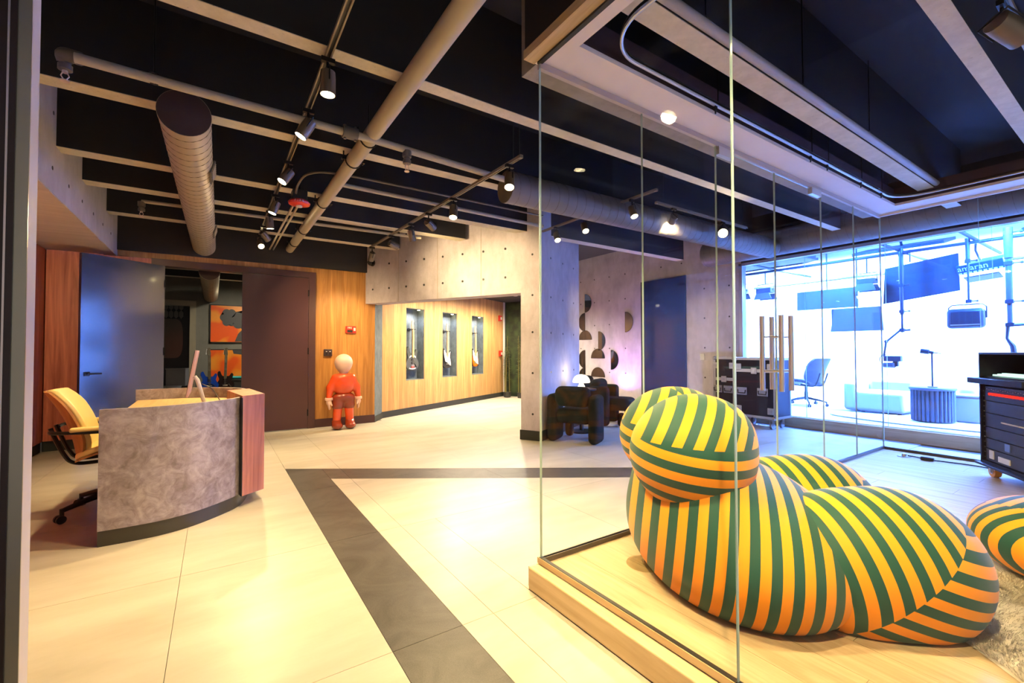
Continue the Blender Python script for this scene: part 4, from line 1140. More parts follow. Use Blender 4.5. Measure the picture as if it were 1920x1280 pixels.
M_gwht = plain('pickguard_white', (0.72, 0.74, 0.74), 0.25)
GZ = 0.82
def gpos(k):
    c = (NX[k][0] + NX[k][1]) / 2
    p = Vector((2.48, 7.917)) + C2.xy * (c + 0.0) + Vector((-C2.y, C2.x)) * 0.115
    return (p.x, p.y, GZ)
g_ = guitar('electric_guitar', 'dark grey electric guitar with a red label hung in the first niche', gpos(0), GA, M_ggrey, None, M_gpale, kind='R', grp='guitars in the corridor niches', pups=2)
MB().box((0, -0.046, 0.07), (0.085, 0.010, 0.045)).build('label_plate', plain('label_red', (0.55, 0.08, 0.05), 0.4), g_)
MB().prism([(0.10 * math.cos(a), 0.045 + 0.028 * math.sin(a)) for a in np.linspace(PI, 2 * PI, 10)] + [(0.08 * math.cos(a), 0.05 + 0.012 * math.sin(a)) for a in np.linspace(2 * PI, PI, 10)], 0.0425, 0.0445, RX).build('white_print', M_gwht, g_)
MB().prism([(0.10 * math.cos(a), 0.245 + 0.055 * math.sin(a)) for a in np.linspace(0.3, PI - 0.3, 10)] + [(0.09 * math.cos(a), 0.225 + 0.045 * math.sin(a)) for a in np.linspace(PI - 0.3, 0.3, 10)], 0.0425, 0.0445, RX).build('white_print', M_gwht, g_)
guitar('electric_guitar', 'black electric guitar with a white pickguard hung in the middle niche', gpos(1), GA, M_gblk, M_gwht, M_gpale, grp='guitars in the corridor niches')
guitar('electric_guitar', 'sunburst electric guitar with a white pickguard hung in the last niche', gpos(2), GA, M_gsun, M_gwht, M_gpale, grp='guitars in the corridor niches')
for k in range(3):
    x, y, z = gpos(k)
    t = thing('guitar_hanger', ['black wall hook holding the grey guitar', 'black wall hook holding the black guitar', 'black wall hook holding the sunburst guitar'][k], 'hook', (x, y, z + 0.80), GA, 'guitar hooks in the niches')
    MB().cyl((0, 0.045, 0.0), (0, 0.074, 0.0), 0.035, n=18).build('wall_plate', M_blk, t)
    MB().tube([(0, 0.05, 0), (0, -0.015, 0.0)], 0.008, n=8).build('arm', M_blk, t)
    MB().tube(bez([(-0.034, -0.085, 0.012), (-0.034, -0.05, 0.0), (0, -0.015, 0), (0.034, -0.05, 0.0), (0.034, -0.085, 0.012)], 4), 0.007, n=8).build('fork', M_blk, t)

# ---- bamboo before the green wall
M_cane = plain('bamboo_cane', (0.14, 0.12, 0.03), 0.45); M_leafg = plain('bamboo_leaf', (0.05, 0.10, 0.02), 0.5, var=0.3)
for k, (s_, t_) in enumerate(((-0.30, 0.26), (-0.30, 0.66))):
    q = cp(s_, t_)
    t = thing('bamboo_plant', ['bamboo plant beside the white corridor corner', 'bamboo plant nearest the concrete pillar'][k], 'plant', (q[0], q[1], 0), 0, 'bamboo at the corridor end')
    fol = MB()
    for c_ in range(4):
        a = random.random() * 6.28; r_ = 0.02 + random.random() * 0.05; hh = 1.2 + random.random() * 0.5
        x, y = r_ * math.cos(a), r_ * math.sin(a); dx, dy = (random.random() - .5) * 0.12, (random.random() - .5) * 0.12
        MB().tube([(x, y, 0), (x + dx * 0.4, y + dy * 0.4, hh * 0.5), (x + dx, y + dy, hh)], [0.010, 0.008, 0.004], n=6).build('cane', M_cane, t)
        for l_ in range(60):
            f = 0.35 + 0.65 * random.random(); b = Vector((x + dx * f, y + dy * f, hh * f)); an = random.random() * 6.28
            d = Vector((math.cos(an), math.sin(an), -0.25 + random.random() * 0.5)).normalized() * (0.05 + random.random() * 0.07); sd = d.cross(Vector((0, 0, 1))).normalized() * 0.010
            fol.add([b, b + d * 0.4 + sd, b + d, b + d * 0.4 - sd], [(0, 1, 2, 3)])
    o = fol.build('foliage', M_leafg, t, smooth=False); o['kind'] = 'stuff'
    MB().lathe([(0.07, 0), (0.09, 0.01), (0.10, 0.14), (0.09, 0.14), (0.085, 0.12), (0.01, 0.12)], n=20).build('pot', M_blk, t)

# ================================================================ ROOM BEHIND THE DOUBLE DOOR
M_gray = concrete('grey_room_paint', (0.155, 0.15, 0.13), (0.20, 0.195, 0.17), scale=1.0)
YB = 11.5
rb = thing('wall_room', 'grey wall with a framed doorway in the room beyond the double door', 'wall', (0, YB, 0), kind='structure')
MB().bb(-0.353, 2.3, 0, 0.1, 0, 2.9).build('wall_part', M_gray, rb)
MB().bb(-2.2, -1.50, 0, 0.1, 0, 2.9).build('wall_part', M_gray, rb)
MB().bb(-1.5, -0.353, 0, 0.1, 2.26, 2.9).build('wall_part', M_gray, rb)
M_ds = plain('door_frame_silver', (0.34, 0.31, 0.23), 0.4, metal=0.4)
MB().bb(-0.46, -0.353, -0.03, 0.12, 0, 2.26).bb(-1.5, -1.39, -0.03, 0.12, 0, 2.26).bb(-1.39, -0.46, -0.03, 0.12, 2.15, 2.26).build('door_frame', M_ds, rb)
struct('floor_room', MB().bb(-2.2, 2.4, YW + 0.12, 13.2, -0.005, 0.002), plain('room_floor', (0.10, 0.09, 0.08), 0.4), 'dark floor of the room beyond the double door', 'floor')
struct('wall_room_left', MB().bb(-2.3, -2.2, YW + 0.12, 13.2, 0, 2.9), M_gray, 'grey side wall of the room beyond, at the left', 'wall')
struct('wall_room_right', MB().bb(2.05, 2.15, YW + 0.12, 11.6, 0, 2.9), M_gray, 'grey side wall of the room beyond, at the right', 'wall')
struct('ceiling_room', MB().bb(-2.2, 2.15, YW + 0.12, 13.2, 2.9, 2.95), plain('room_ceiling', (0.09, 0.085, 0.075), 0.7), 'dark ceiling of the room beyond the double door', 'ceiling')
for k, y in enumerate((8.6, 9.6, 10.6)):
    beam(-2.2, 2.05, y, 0.14, ['first beam of the room beyond the double door', 'middle beam of the room beyond the double door', 'last beam of the room beyond the double door'][k], 2.62)
spiral_duct('air_duct', 'bronze duct hanging in the room beyond the double door', (-0.09, YW + 0.5, 2.40), (-0.10, YB - 0.02, 2.38), 0.132, M_duct, M_ductc)
ld = bpy.data.lights.new('room_light', 'AREA'); ld.energy = 34; ld.color = (1, 0.88, 0.66); ld.size = 0.5
t = thing('ceiling_lamp', 'flat square ceiling lamp inside the room beyond the double door', 'lamp', (0.7, 9.9, 2.60))
MB().bb(-0.27, 0.27, -0.27, 0.27, 0.0, 0.03).build('tray', M_whp, t); MB().bb(-0.25, 0.25, -0.25, 0.25, -0.005, 0.0).build('diffuser', emis('room_diffuser', (1, 0.86, 0.6), 3.0), t)
lo = bpy.data.objects.new('room_light', ld); COL.objects.link(lo); lo.parent = t; lo.location = (0, 0, -0.02)
# washroom seen through the far doorway
struct('wall_washroom', MB().bb(-2.2, 0.2, 13.1, 13.2, 0, 2.9), plain('washroom_tile', (0.03, 0.03, 0.028), 0.3), 'black washroom wall seen through the far doorway', 'wall')
t = thing('washroom_mirror', 'pale rounded mirror on the dark washroom wall', 'mirror', (-0.88, 13.08, 1.50))
MB().prism([(0.23 * math.copysign(abs(math.cos(a)) ** 0.45, math.cos(a)), 0.46 * math.copysign(abs(math.sin(a)) ** 0.7, math.sin(a))) for a in np.linspace(0, 2 * PI, 40)[:-1]], 0, 0.015, RX).build('mirror_glass', plain('mirror_dull', (0.30, 0.29, 0.25), 0.12, metal=0.4), t)
t = thing('washroom_tile_panel', 'panel of long pointed tiles above the washroom mirror', 'tiles', (-0.88, 13.09, 2.15))
MB().bb(-0.24, 0.24, 0.0, 0.008, -0.18, 0.22).build('backing', M_blk, t)
for i in range(5):
    for jj in range(2):
        x = -0.19 + i * 0.095; z = -0.08 + jj * 0.19
        MB().prism([(x, z - 0.10), (x + 0.04, z - 0.05), (x + 0.04, z + 0.05), (x, z + 0.10), (x - 0.04, z + 0.05), (x - 0.04, z - 0.05)], 0, 0.012, RX).build('tile', plain('long_tile', (0.17, 0.16, 0.14), 0.3), t)
t = thing('toilet', 'white toilet seen through the far doorway', 'toilet', (-0.80, 12.75, 0), R(-20))
MB().bb(-0.2, 0.2, 0.1, 0.28, 0.40, 0.78).bb(-0.21, 0.21, 0.09, 0.29, 0.78, 0.81).build('cistern', M_whp, t, bevel=0.01)
MB().lathe([(0.11, 0.0), (0.13, 0.05), (0.12, 0.22), (0.19, 0.36), (0.20, 0.40), (0.15, 0.40), (0.10, 0.30), (0.01, 0.28)], n=24, c=(0, -0.12, 0)).build('bowl', M_whp, t)
MB().lathe([(0.12, 0.402), (0.205, 0.402), (0.205, 0.42), (0.12, 0.42)], n=24, c=(0, -0.12, 0)).build('seat', M_whp, t)
# two orange pictures (plain generic shapes)
def picture(name, label, z0, z1, seed):
    t = thing(name, label, 'picture', (-0.115, YB - 0.03, z0))
    H = z1 - z0; W = 1.1
    MB().bb(0, W, 0, 0.03, 0, H).bb(0, W, -0.008, 0.0, 0, 0.02).bb(0, W, -0.008, 0, H - 0.02, H).bb(0, 0.02, -0.008, 0, 0, H).bb(W - 0.02, W, -0.008, 0, 0, H).build('frame', M_blk, t)
    m = NT('orange_print' + str(seed)); n_ = m.n('TexNoise', {'Vector': m.vm('ADD', m.coord(), (seed * 3.1, 0, 0)), 'Scale': 2.2, 'Detail': 1.0})
    m.bsdf(m.ramp(n_.outputs[0], [(0.45, (0.80, 0.10, 0.01)), (0.5, (0.85, 0.22, 0.015)), (0.56, (0.85, 0.30, 0.03))]), 0.35)
    MB().bb(0.02, W - 0.02, -0.004, 0.0, 0.02, H - 0.02).build('print', m.m, t)
    return t, H
t, H = picture('wall_picture', 'orange picture with a dark cloud shape, upper of the two', 1.382, 2.205, 1)
blob = [(0.35 + 0.14 * math.cos(a) + 0.03 * math.cos(7 * a), 0.55 + 0.17 * math.sin(a) + 0.03 * math.sin(7 * a)) for a in np.linspace(0, 2 * PI, 70)[:-1]]
MB().prism(blob, 0.004, 0.0055, RX).build('cloud_shape', plain('print_dark', (0.05, 0.048, 0.05), 0.5), t)
blob = [(0.66 + 0.26 * math.cos(a) + 0.03 * math.cos(9 * a), 0.50 + 0.20 * math.sin(a) + 0.03 * math.sin(9 * a)) for a in np.linspace(0, 2 * PI, 70)[:-1]]
MB().prism(blob, 0.004, 0.0065, RX).build('cloud_shape', MATS['print_dark'], t)
MB().prism([(0.46, 0.03), (0.52, 0.2), (0.62, 0.32), (1.0, 0.3), (1.0, 0.03)], 0.004, 0.006, RX).build('ground_shape', MATS['print_dark'], t)
t, H = picture('wall_picture', 'orange picture with a dark corner shape, lower of the two', 0.42, 1.245, 2)
MB().prism([(0.42, H - 0.02), (0.44, H - 0.1), (0.60, H - 0.12), (0.68, H - 0.30), (1.0, H - 0.35), (1.0, H - 0.02)], 0.004, 0.006, RX).build('corner_shape', MATS['print_dark'], t)
M_gblue = plain('guitar_blue', (0.01, 0.05, 0.35), 0.12, coat=0.6)
M_gdark = plain('guitar_rosewood', (0.09, 0.075, 0.05), 0.4)
guitar('electric_guitar', 'glossy blue electric guitar on a stand before the lower orange picture', (-0.10, 10.55, 0.44), R(10), M_gblue, None, M_gdark, tilt=R(-6), pups=2).scale = (0.92, 0.92, 0.84)
guitar('electric_guitar', 'black electric guitar leaning beside the blue one', (0.17, 10.60, 0.44), R(-14), M_gblk, None, M_gdark, tilt=R(-6), pups=2).scale = (0.92, 0.92, 0.84)
for k, x in enumerate((-0.10, 0.17)):
    t = thing('guitar_stand', ['low yellow tripod stand under the blue guitar', 'low yellow tripod stand under the black guitar'][k], 'stand', (x, 10.62, 0))
    ms = plain('stand_yellow', (0.60, 0.30, 0.03), 0.4)
    for dx in (-0.14, 0.14): MB().tube([(dx, -0.2, 0.0), (dx * 0.5, -0.10, 0.42), (0, 0.08, 0.52)], 0.012, n=8).build('leg', ms, t)
    MB().tube([(0, 0.28, 0.0), (0, 0.08, 0.52), (0, 0.12, 0.9)], 0.012, n=8).build('rear_leg', ms, t)
    MB().tube([(-0.12, -0.12, 0.42), (0.12, -0.12, 0.42)], 0.012, n=8).build('cradle', ms, t)
t = thing('side_table', 'black cabinet with a teal tray before the orange pictures', 'table', (0.50, 10.9, 0))
MB().bb(-0.28, 0.5, -0.25, 0.25, 0.08, 0.60).build('carcass', M_blk, t, bevel=0.008)
MB().bb(-0.30, 0.52, -0.27, 0.27, 0.60, 0.63).build('top', M_blk, t, bevel=0.004)
for dx in (-0.24, 0.46):
    for dy in (-0.2, 0.2): MB().bb(dx - 0.02, dx + 0.02, dy - 0.02, dy + 0.02, 0, 0.08).build('leg', M_blk, t)
for dx in (-0.08, 0.3): MB().bb(dx - 0.18, dx + 0.18, -0.258, -0.25, 0.12, 0.57).build('door', plain('cab_dark', (0.03, 0.03, 0.03), 0.3), t)
t = thing('teal_tray', 'teal tray lying on the black cabinet', 'tray', (0.42, 10.85, 0.63))
MB().prism([(-0.24, -0.13), (0.28, -0.16), (0.28, 0.16), (-0.2, 0.13)], 0, 0.012).build('tray_base', plain('teal', (0.01, 0.33, 0.33), 0.35), t)
mb = MB()
for a, b in (((-0.24, -0.13), (0.28, -0.16)), ((0.28, -0.16), (0.28, 0.16)), ((0.28, 0.16), (-0.2, 0.13)), ((-0.2, 0.13), (-0.24, -0.13))): mb.tube([(a[0], a[1], 0.03), (b[0], b[1], 0.03)], 0.018, n=8)
mb.build('tray_rim', MATS['teal'], t)
# ================================================================ SEATING BEHIND THE GLASS
M_velvet = NT('dark_olive_velvet'); _n = M_velvet.n('TexNoise', {'Vector': M_velvet.coord(), 'Scale': 9.0, 'Detail': 4.0})
_b = M_velvet.bsdf(M_velvet.ramp(_n.outputs[0], [(0.35, (0.0065, 0.0095, 0.010)), (0.65, (0.013, 0.017, 0.017))]), 0.85, 0, 0.08); _b.inputs['Sheen Weight'].default_value = 0.0; M_velvet = M_velvet.m
def armchair(label, loc, rz):
    t = thing('lounge_armchair', label, 'armchair', loc, rz, 'dark armchairs beyond the lounge glass')
    for s in (-1, 1):
        link('arm_slab', nets_mesh('arm_slab', sbox((-0.10, s * 0.285, 0.315), (0.34, 0.14, 0.63), 0.065), (-.32, s * .285 - .12, -.03), (.12, s * .285 + .12, .68), 0.02, M_velvet), t)
        link('front_leg', nets_mesh('front_leg', sbox((0.24, s * 0.21, 0.11), (0.12, 0.12, 0.22), 0.05), (.12, s * .21 - .1, -.03), (.36, s * .21 + .1, .25), 0.02, M_velvet), t)
    link('seat_cushion', nets_mesh('seat_cushion', sbox((0.07, 0, 0.34), (0.62, 0.50, 0.20), 0.085), (-.3, -.3, .2), (.44, .3, .5), 0.02, M_velvet), t)
    link('back_cushion', nets_mesh('back_cushion', sbox((-0.19, 0, 0.60), (0.20, 0.48, 0.27), 0.09), (-.34, -.3, .42), (-.04, .3, .78), 0.02, M_velvet), t)
    MB().tube([(0.07 + 0.313 * math.cos(a) * (abs(math.cos(a)) ** -0.4 if abs(math.cos(a)) > .05 else 1) * 0.97, 0.25 * math.sin(a), 0.34) for a in np.linspace(0, 2 * PI, 40)[:-1]], 0.005, n=5, closed=True).build('piping', M_velvet, t)
    return t
armchair('dark velvet armchair turned away, in front of the mushroom lamp', (4.06, 4.50, 0), GA)
armchair('dark velvet armchair facing the lounge below the half round mirrors', (5.42, 5.22, 0), R(-62))
armchair('dark velvet armchair mostly hidden behind the first one', (5.70, 6.05, 0), R(-100))
t = thing('side_table', 'round side table under the mushroom lamp', 'table', (4.52, 4.93, 0))
MB().lathe([(0.17, 0), (0.18, 0.01), (0.17, 0.02), (0.03, 0.03), (0.025, 0.60), (0.05, 0.615), (0.22, 0.62), (0.22, 0.64), (0.01, 0.64)], n=32).build('pedestal', M_blkm, t)
t = thing('table_lamp', 'glowing white mushroom table lamp behind the dark armchair', 'lamp', (4.52, 4.93, 0.64))
M_glow = emis('lamp_glow', (1.0, 0.86, 0.66), 3.2)
MB().lathe([(0.055, 0.0), (0.06, 0.005), (0.052, 0.03), (0.028, 0.075), (0.022, 0.095), (0.01, 0.10)], n=24).build('lamp_base', M_glow, t)
MB().lathe([(0.02, 0.09), (0.12, 0.088), (0.128, 0.095), (0.120, 0.135), (0.095, 0.175), (0.055, 0.20), (0.01, 0.207)], n=32).build('lamp_shade', M_glow, t)
ld = bpy.data.lights.new('table_light', 'POINT'); ld.energy = 2.5; ld.color = (1, 0.8, 0.5); ld.shadow_soft_size = 0.05
lo = bpy.data.objects.new('table_light', ld); COL.objects.link(lo); lo.parent = t; lo.location = (0, 0, 0.26)

# half round mirrors on the concrete
M_mirr = plain('dark_mirror', (0.10, 0.10, 0.17), 0.04, metal=1.0, var=0.02)
RY = 0.225
names = {}
def half(label, y, z, side):
    """side: which half of the circle centred (y, z) is filled; the wall faces -x, y grows to the picture's left"""
    t = thing('wall_mirror', label, 'mirror', (XS, y, z), 0, 'half round mirrors')
    a0 = {'L': -90, 'R': 90, 'T': 0, 'B': 180}[side]
    pts = [(RY * math.cos(R(a0) + PI * k / 20), RY * math.sin(R(a0) + PI * k / 20)) for k in range(21)]
    MX = Matrix(((0, 0, -1, 0), (1, 0, 0, 0), (0, 1, 0, 0), (0, 0, 0, 1)))
    MB().prism(pts, 0.0, 0.012, MX).build('mirror_glass', M_mirr, t)
    MB().tube([MX @ Vector((p[0], p[1], 0.010)) for p in pts], 0.004, n=5, closed=True).build('mirror_edge', M_blkm, t)
half('topmost half round mirror on the concrete wall', 8.085, 2.36, 'R')
half('half round mirror just under the topmost one, bulging the other way', 8.085, 1.90, 'L')
half('dome shaped mirror third from the top of the column', 8.08, 1.47, 'T')
half('half round mirror right of the dome shaped one', 7.63, 1.43, 'R')
half('lone half round mirror apart near the dark glass panel', 6.80, 1.83, 'R')
half('dome shaped mirror at the middle of the cluster', 7.65, 1.02, 'T')
half('half round mirror at the right end of the lower row', 7.23, 0.99, 'R')
half('tall half round mirror left of the middle dome', 8.085, 0.99, 'L')
half('bowl shaped mirror in the lower row', 8.52, 0.99, 'B')
half('half round mirror at the left of the lower row', 8.75, 0.99, 'R')
half('lowest dome shaped mirror, over the second armchair', 7.65, 0.58, 'T')
half('lowest half round mirror, behind the mushroom lamp', 8.085, 0.56, 'L')
t = thing('dark_glass_panel', 'tall tinted glass panel beside the concrete pillar wall', 'glass panel', (XS - 0.020, 5.27, 0.13))
MB().bb(-0.008, 0.008, 0, 1.06, 0, 2.51).build('tinted_pane', plain('tinted_glass', (0.010, 0.008, 0.016), 0.05, spec=0.25, var=0.02), t)
MB().bb(-0.006, 0.012, -0.012, 0.0, 0, 2.51).bb(-0.006, 0.012, 1.06, 1.072, 0, 2.51).bb(-0.006, 0.012, -0.012, 1.072, 2.51, 2.522).build('edge_strip', M_blkm, t)
t = tag(MB().bb(-0.012, 0.0, -0.045, 0.045, -0.06, 0.06).build('light_switch', M_whp, None, loc=(XS, 4.93, 1.08), bevel=0.003), 'white light switch on the concrete right of the tinted panel', 'switch')

t = thing('added_uplight', 'small added floor lamp, out of view, tinting the mirror wall violet', 'lamp', (7.25, 6.75, 0))  # invented lamp hidden by the armchairs, gives the wall its violet tint
MB().lathe([(0.06, 0), (0.07, 0.01), (0.065, 0.11), (0.055, 0.11), (0.05, 0.09), (0.01, 0.09)], n=20).build('can', M_blk, t)
MB().cyl((0, 0, 0.092), (0, 0, 0.097), 0.048, n=20).build('lens', emis('violet_lens', (0.6, 0.15, 1.0), 6.0), t)
ld = bpy.data.lights.new('violet_fill_light', 'SPOT'); ld.energy = 150; ld.color = (0.62, 0.22, 1.0); ld.spot_size = R(140); ld.spot_blend = 1.0; ld.shadow_soft_size = 0.05
lo = bpy.data.objects.new('violet_fill_light', ld); COL.objects.link(lo); lo.parent = t; lo.location = (0, 0, 0.12); lo.rotation_euler = (PI, R(-10), 0)
# ---- flight cases
M_case = plain('case_laminate', (0.018, 0.019, 0.030), 0.4, spec=0.25)
def flight_case(name, label, x0, x1, y0, y1, z0, z1, seam):
    t = thing(name, label, 'flight case', (x0, y0, 0))
    W, D, H = y1 - y0, x1 - x0, z1
    MB().bb(0.006, D - 0.006, 0.006, W - 0.006, z0 + 0.006, z1 - 0.006).build('body', M_case, t)
    e = 0.036
    for xx in (0, D):
        for yy in (0, W):
            sx, sy = (1 if xx == 0 else -1), (1 if yy == 0 else -1)
            MB().bb(xx, xx + sx * e, yy, yy + sy * 0.006, z0, z1).bb(xx, xx + sx * 0.006, yy, yy + sy * e, z0, z1).build('corner_extrusion', M_alu, t)
    for zz, nm in ((z0, 'edge_extrusion'), (z1 - e, 'edge_extrusion'), (seam, 'lid_extrusion')):
        h = e if nm[0] == 'e' else 0.05
        MB().bb(-0.003, 0.004, 0, W, zz, zz + h).bb(D - 0.004, D + 0.003, 0, W, zz, zz + h).bb(0, D, -0.003, 0.004, zz, zz + h).bb(0, D, W - 0.004, W + 0.003, zz, zz + h).build(nm, M_alu, t)
    for zz in (z0 + 0.02, z1 - 0.02):
        for yy in (0.02, W - 0.02):
            MB().ell((0.008, yy, zz), (0.035, 0.035, 0.035), 14, 8).build('ball_corner', M_met, t)
    for (yy, zz) in ((W * 0.12, z1 - 0.14), (W * 0.88, z1 - 0.14), (W * 0.5, seam + 0.025), (W * 0.12, z0 + 0.12), (W * 0.88, z0 + 0.12)):
        l = MB().bb(-0.012, 0.0, yy - 0.045, yy + 0.045, zz - 0.05, zz + 0.05).build('latch', M_alu, t, bevel=0.008)
        MB().bb(-0.018, -0.012, yy - 0.02, yy + 0.02, zz - 0.02, zz + 0.02).build('latch_key', M_met, l)
    for yy in (W * 0.3, W * 0.8):
        h = MB().bb(-0.010, 0.0, yy - 0.08, yy + 0.08, z0 + 0.34, z0 + 0.46).build('handle_dish', M_met, t, bevel=0.006)
        MB().tube([(-0.014, yy - 0.06, z0 + 0.42), (-0.020, yy - 0.055, z0 + 0.37), (-0.020, yy + 0.055, z0 + 0.37), (-0.014, yy + 0.06, z0 + 0.42)], 0.008, n=8).build('grip', M_blk, h)
    for xx in (0.09, D - 0.09):
        for yy in (0.10, W - 0.10):
            c = MB().bb(xx - 0.05, xx + 0.05, yy - 0.05, yy + 0.05, z0 - 0.012, z0).bb(xx - 0.03, xx + 0.03, yy - 0.026, yy - 0.020, 0.05, z0 - 0.01).bb(xx - 0.03, xx + 0.03, yy + 0.020, yy + 0.026, 0.05, z0 - 0.01).build('caster', M_met, t)
            MB().cyl((xx, yy - 0.018, 0.055), (xx, yy + 0.018, 0.055), 0.055, n=20).build('wheel', plain('wheel_blue_grey', (0.22, 0.24, 0.30), 0.5), c)
    return t
flight_case('flight_case', 'black wheeled flight case with aluminium edges before the studio window', 6.95, 7.42, 3.345, 3.985, 0.16, 1.085, 0.86)
flight_case('flight_case', 'second flight case tucked behind, beside the window frame', 7.05, 7.44, 4.03, 4.40, 0.16, 1.09, 0.70)

# ================================================================ LOUNGE OBJECTS
CY, CG = (0.84, 0.285, 0.008), (0.010, 0.065, 0.052)
f_ = 1 / 0.074
def sc_(v, ph=0): q = Vector(v).normalized() * f_; return (q.x, q.y, q.z)
up = thing('striped_armchair', 'big rounded armchair in yellow and green striped fabric behind the glass', 'armchair', (2.246, 1.207, ZL), R(-41.7))
m_body = stripes('stripe_body', [(None, sc_((0.97, -0.22, -0.10)), 0.1), (((0.9, 0.0, 0.35), 0.30), sc_((0.86, 0, 0.42)), 0.3)], CY, CG)
m_lobe = stripes('stripe_lobe', [(None, sc_((0.10, -0.10, 1.0)), 0.55), (((0.04, 0.0, 1.0), 0.672), sc_((0.86, -0.1, -0.42)), 0.2), (((0.85, 0.2, 0.55), 0.225), sc_((0.97, -0.05, -0.12)), 0.45)], CY, CG)
m_thigh = stripes('stripe_thigh', [(None, sc_((0.96, 0.10, 0.22)), 0.0), (((0.67, 0.0, -0.74), 0.10), sc_((0.34, -0.10, 0.93)), 0.2)], CY, CG)
fn = su([sell((-0.08, 0, 0.15), (0.48, 0.64, 0.29)), sell((-0.17, 0, 0.30), (0.40, 0.53, 0.25)), sell((-0.30, 0, 0.50), (0.24, 0.46, 0.32))], 0.14)
bod = link('body_shell', nets_mesh('body_shell', lambda X, Y, Z: np.maximum(fn(X, Y, Z), 0.0 - Z), (-.7, -.8, -.04), (.7, .8, 1.0), 0.022, m_body, 2), up)
for s in (-1, 1):
    fl_ = su([sell((-0.345, s * 0.235, 0.615), (0.275, 0.285, 0.255)), sell((-0.29, s * 0.20, 0.72), (0.20, 0.20, 0.15))], 0.08)
    link('shoulder_lobe', nets_mesh('shoulder_lobe', fl_, (-.75, s * .225 - .36, .35), (.05, s * .225 + .36, 1.0), 0.022, m_lobe, 2), up)
    ft = su([sell((0.32, s * 0.305, 0.19), (0.42, 0.30, 0.305)), sell((0.47, s * 0.30, 0.20), (0.26, 0.27, 0.285))], 0.08)
    link('thigh_lobe', nets_mesh('thigh_lobe', lambda X, Y, Z, g=ft: np.maximum(g(X, Y, Z), 0.0 - Z), (-.2, s * .305 - .38, -.04), (.9, s * .305 + .38, .6), 0.022, m_thigh, 2), up)

ott = thing('striped_ottoman', 'round yellow and green striped ottoman at the picture edge', 'ottoman', (3.32, 0.325, ZL + 0.012), R(-20))
m_ot = stripes('stripe_ottoman', [(None, sc_((0.75, 0.66, 0.15)), 0.2), (((0.2, 0.1, 1.0), 0.30), sc_((0.1, 0.9, 0.5)), 0.1), (((0.2, -0.9, -0.2), 0.14), sc_((0.85, 0.2, 0.5)), 0.4)], CY, CG)
link('ball', nets_mesh('ball', lambda X, Y, Z: np.maximum(sell((0, 0, 0.175), (0.315, 0.315, 0.195))(X, Y, Z), 0.0 - Z), (-.36, -.36, -.04), (.36, .36, .45), 0.02, m_ot, 2), ott)
MB().lathe([(0.12, 0.0), (0.12, 0.006), (0.02, 0.006)], n=24).build('base_pad', M_blk, ott)

# rug with a long pile
rug = thing('shag_rug', 'cream long haired rug under the striped ottoman', 'rug', (2.98, 0.0, ZL))
def rrad(a): return 1 + 0.06 * math.sin(3 * a + 1) + 0.04 * math.sin(7 * a)
RA, RB = 0.86, 0.66
mb = MB(); rings = 14; seg = 72; vs = []
for i in range(rings + 1):
    for k in range(seg):
        a = 2 * PI * k / seg; r_ = i / rings * rrad(a)
        z = 0.012 + 0.004 * math.sin(9 * r_ * math.cos(a) + 2) * math.sin(7 * r_ * math.sin(a)) if i < rings else 0.002
        vs.append((RA * r_ * math.cos(a), RB * r_ * math.sin(a), z))
fs = [(i * seg + k, i * seg + (k + 1) % seg, (i + 1) * seg + (k + 1) % seg, (i + 1) * seg + k) for i in range(rings) for k in range(seg)]
mb.add(vs, fs)
M_fur = NT('rug_fur'); _n = M_fur.n('TexNoise', {'Vector': M_fur.coord(), 'Scale': 6.0, 'Detail': 6.0})
M_fur.bsdf(M_fur.ramp(_n.outputs[0], [(0.3, (0.72, 0.64, 0.52)), (0.7, (0.86, 0.82, 0.74))]), 0.9, 0, 0.1); M_fur = M_fur.m
mb.build('backing', M_fur, rug)
rs = np.random.RandomState(3); N = 70000
an = rs.rand(N) * 2 * PI; rr_ = np.sqrt(rs.rand(N))
rad = rr_ * np.array([rrad(a) for a in an])
bx_, by_ = RA * rad * np.cos(an), RB * rad * np.sin(an)
ang = 0.9 * np.sin(3.1 * bx_ + 1.7) + 1.1 * np.cos(2.7 * by_ + bx_) + rs.randn(N) * 0.30 + 2.4
ln = 0.025 + 0.025 * rs.rand(N); hz = 0.014 + 0.016 * rs.rand(N)
dx, dy = np.cos(ang) * ln, np.sin(ang) * ln; wx, wy = -np.sin(ang) * 0.0011, np.cos(ang) * 0.0011
V = np.stack([np.stack([bx_ - wx, by_ - wy, np.full(N, 0.010)], 1), np.stack([bx_ + wx, by_ + wy, np.full(N, 0.010)], 1), np.stack([bx_ + dx, by_ + dy, 0.010 + hz], 1)], 1).reshape(-1, 3)
me = bpy.data.meshes.new('pile'); me.from_pydata(V.tolist(), [], [(3 * i, 3 * i + 1, 3 * i + 2) for i in range(N)]); me.materials.append(M_fur)
o = link('pile', me, rug); o['kind'] = 'stuff'

t = thing('acrylic_base', 'clear acrylic disc on the lounge floor behind the striped armchair', 'stand base', (1.83, 1.535, ZL))
MB().lathe([(0.085, 0.0), (0.088, 0.003), (0.085, 0.008), (0.02, 0.011), (0.012, 0.02)], n=32).build('disc', glass('acrylic', (0.85, 0.83, 0.76), 1.45), t)
MB().cyl((0, 0, 0.011), (0, 0, 0.05), 0.008, n=12).build('socket', M_met, t)

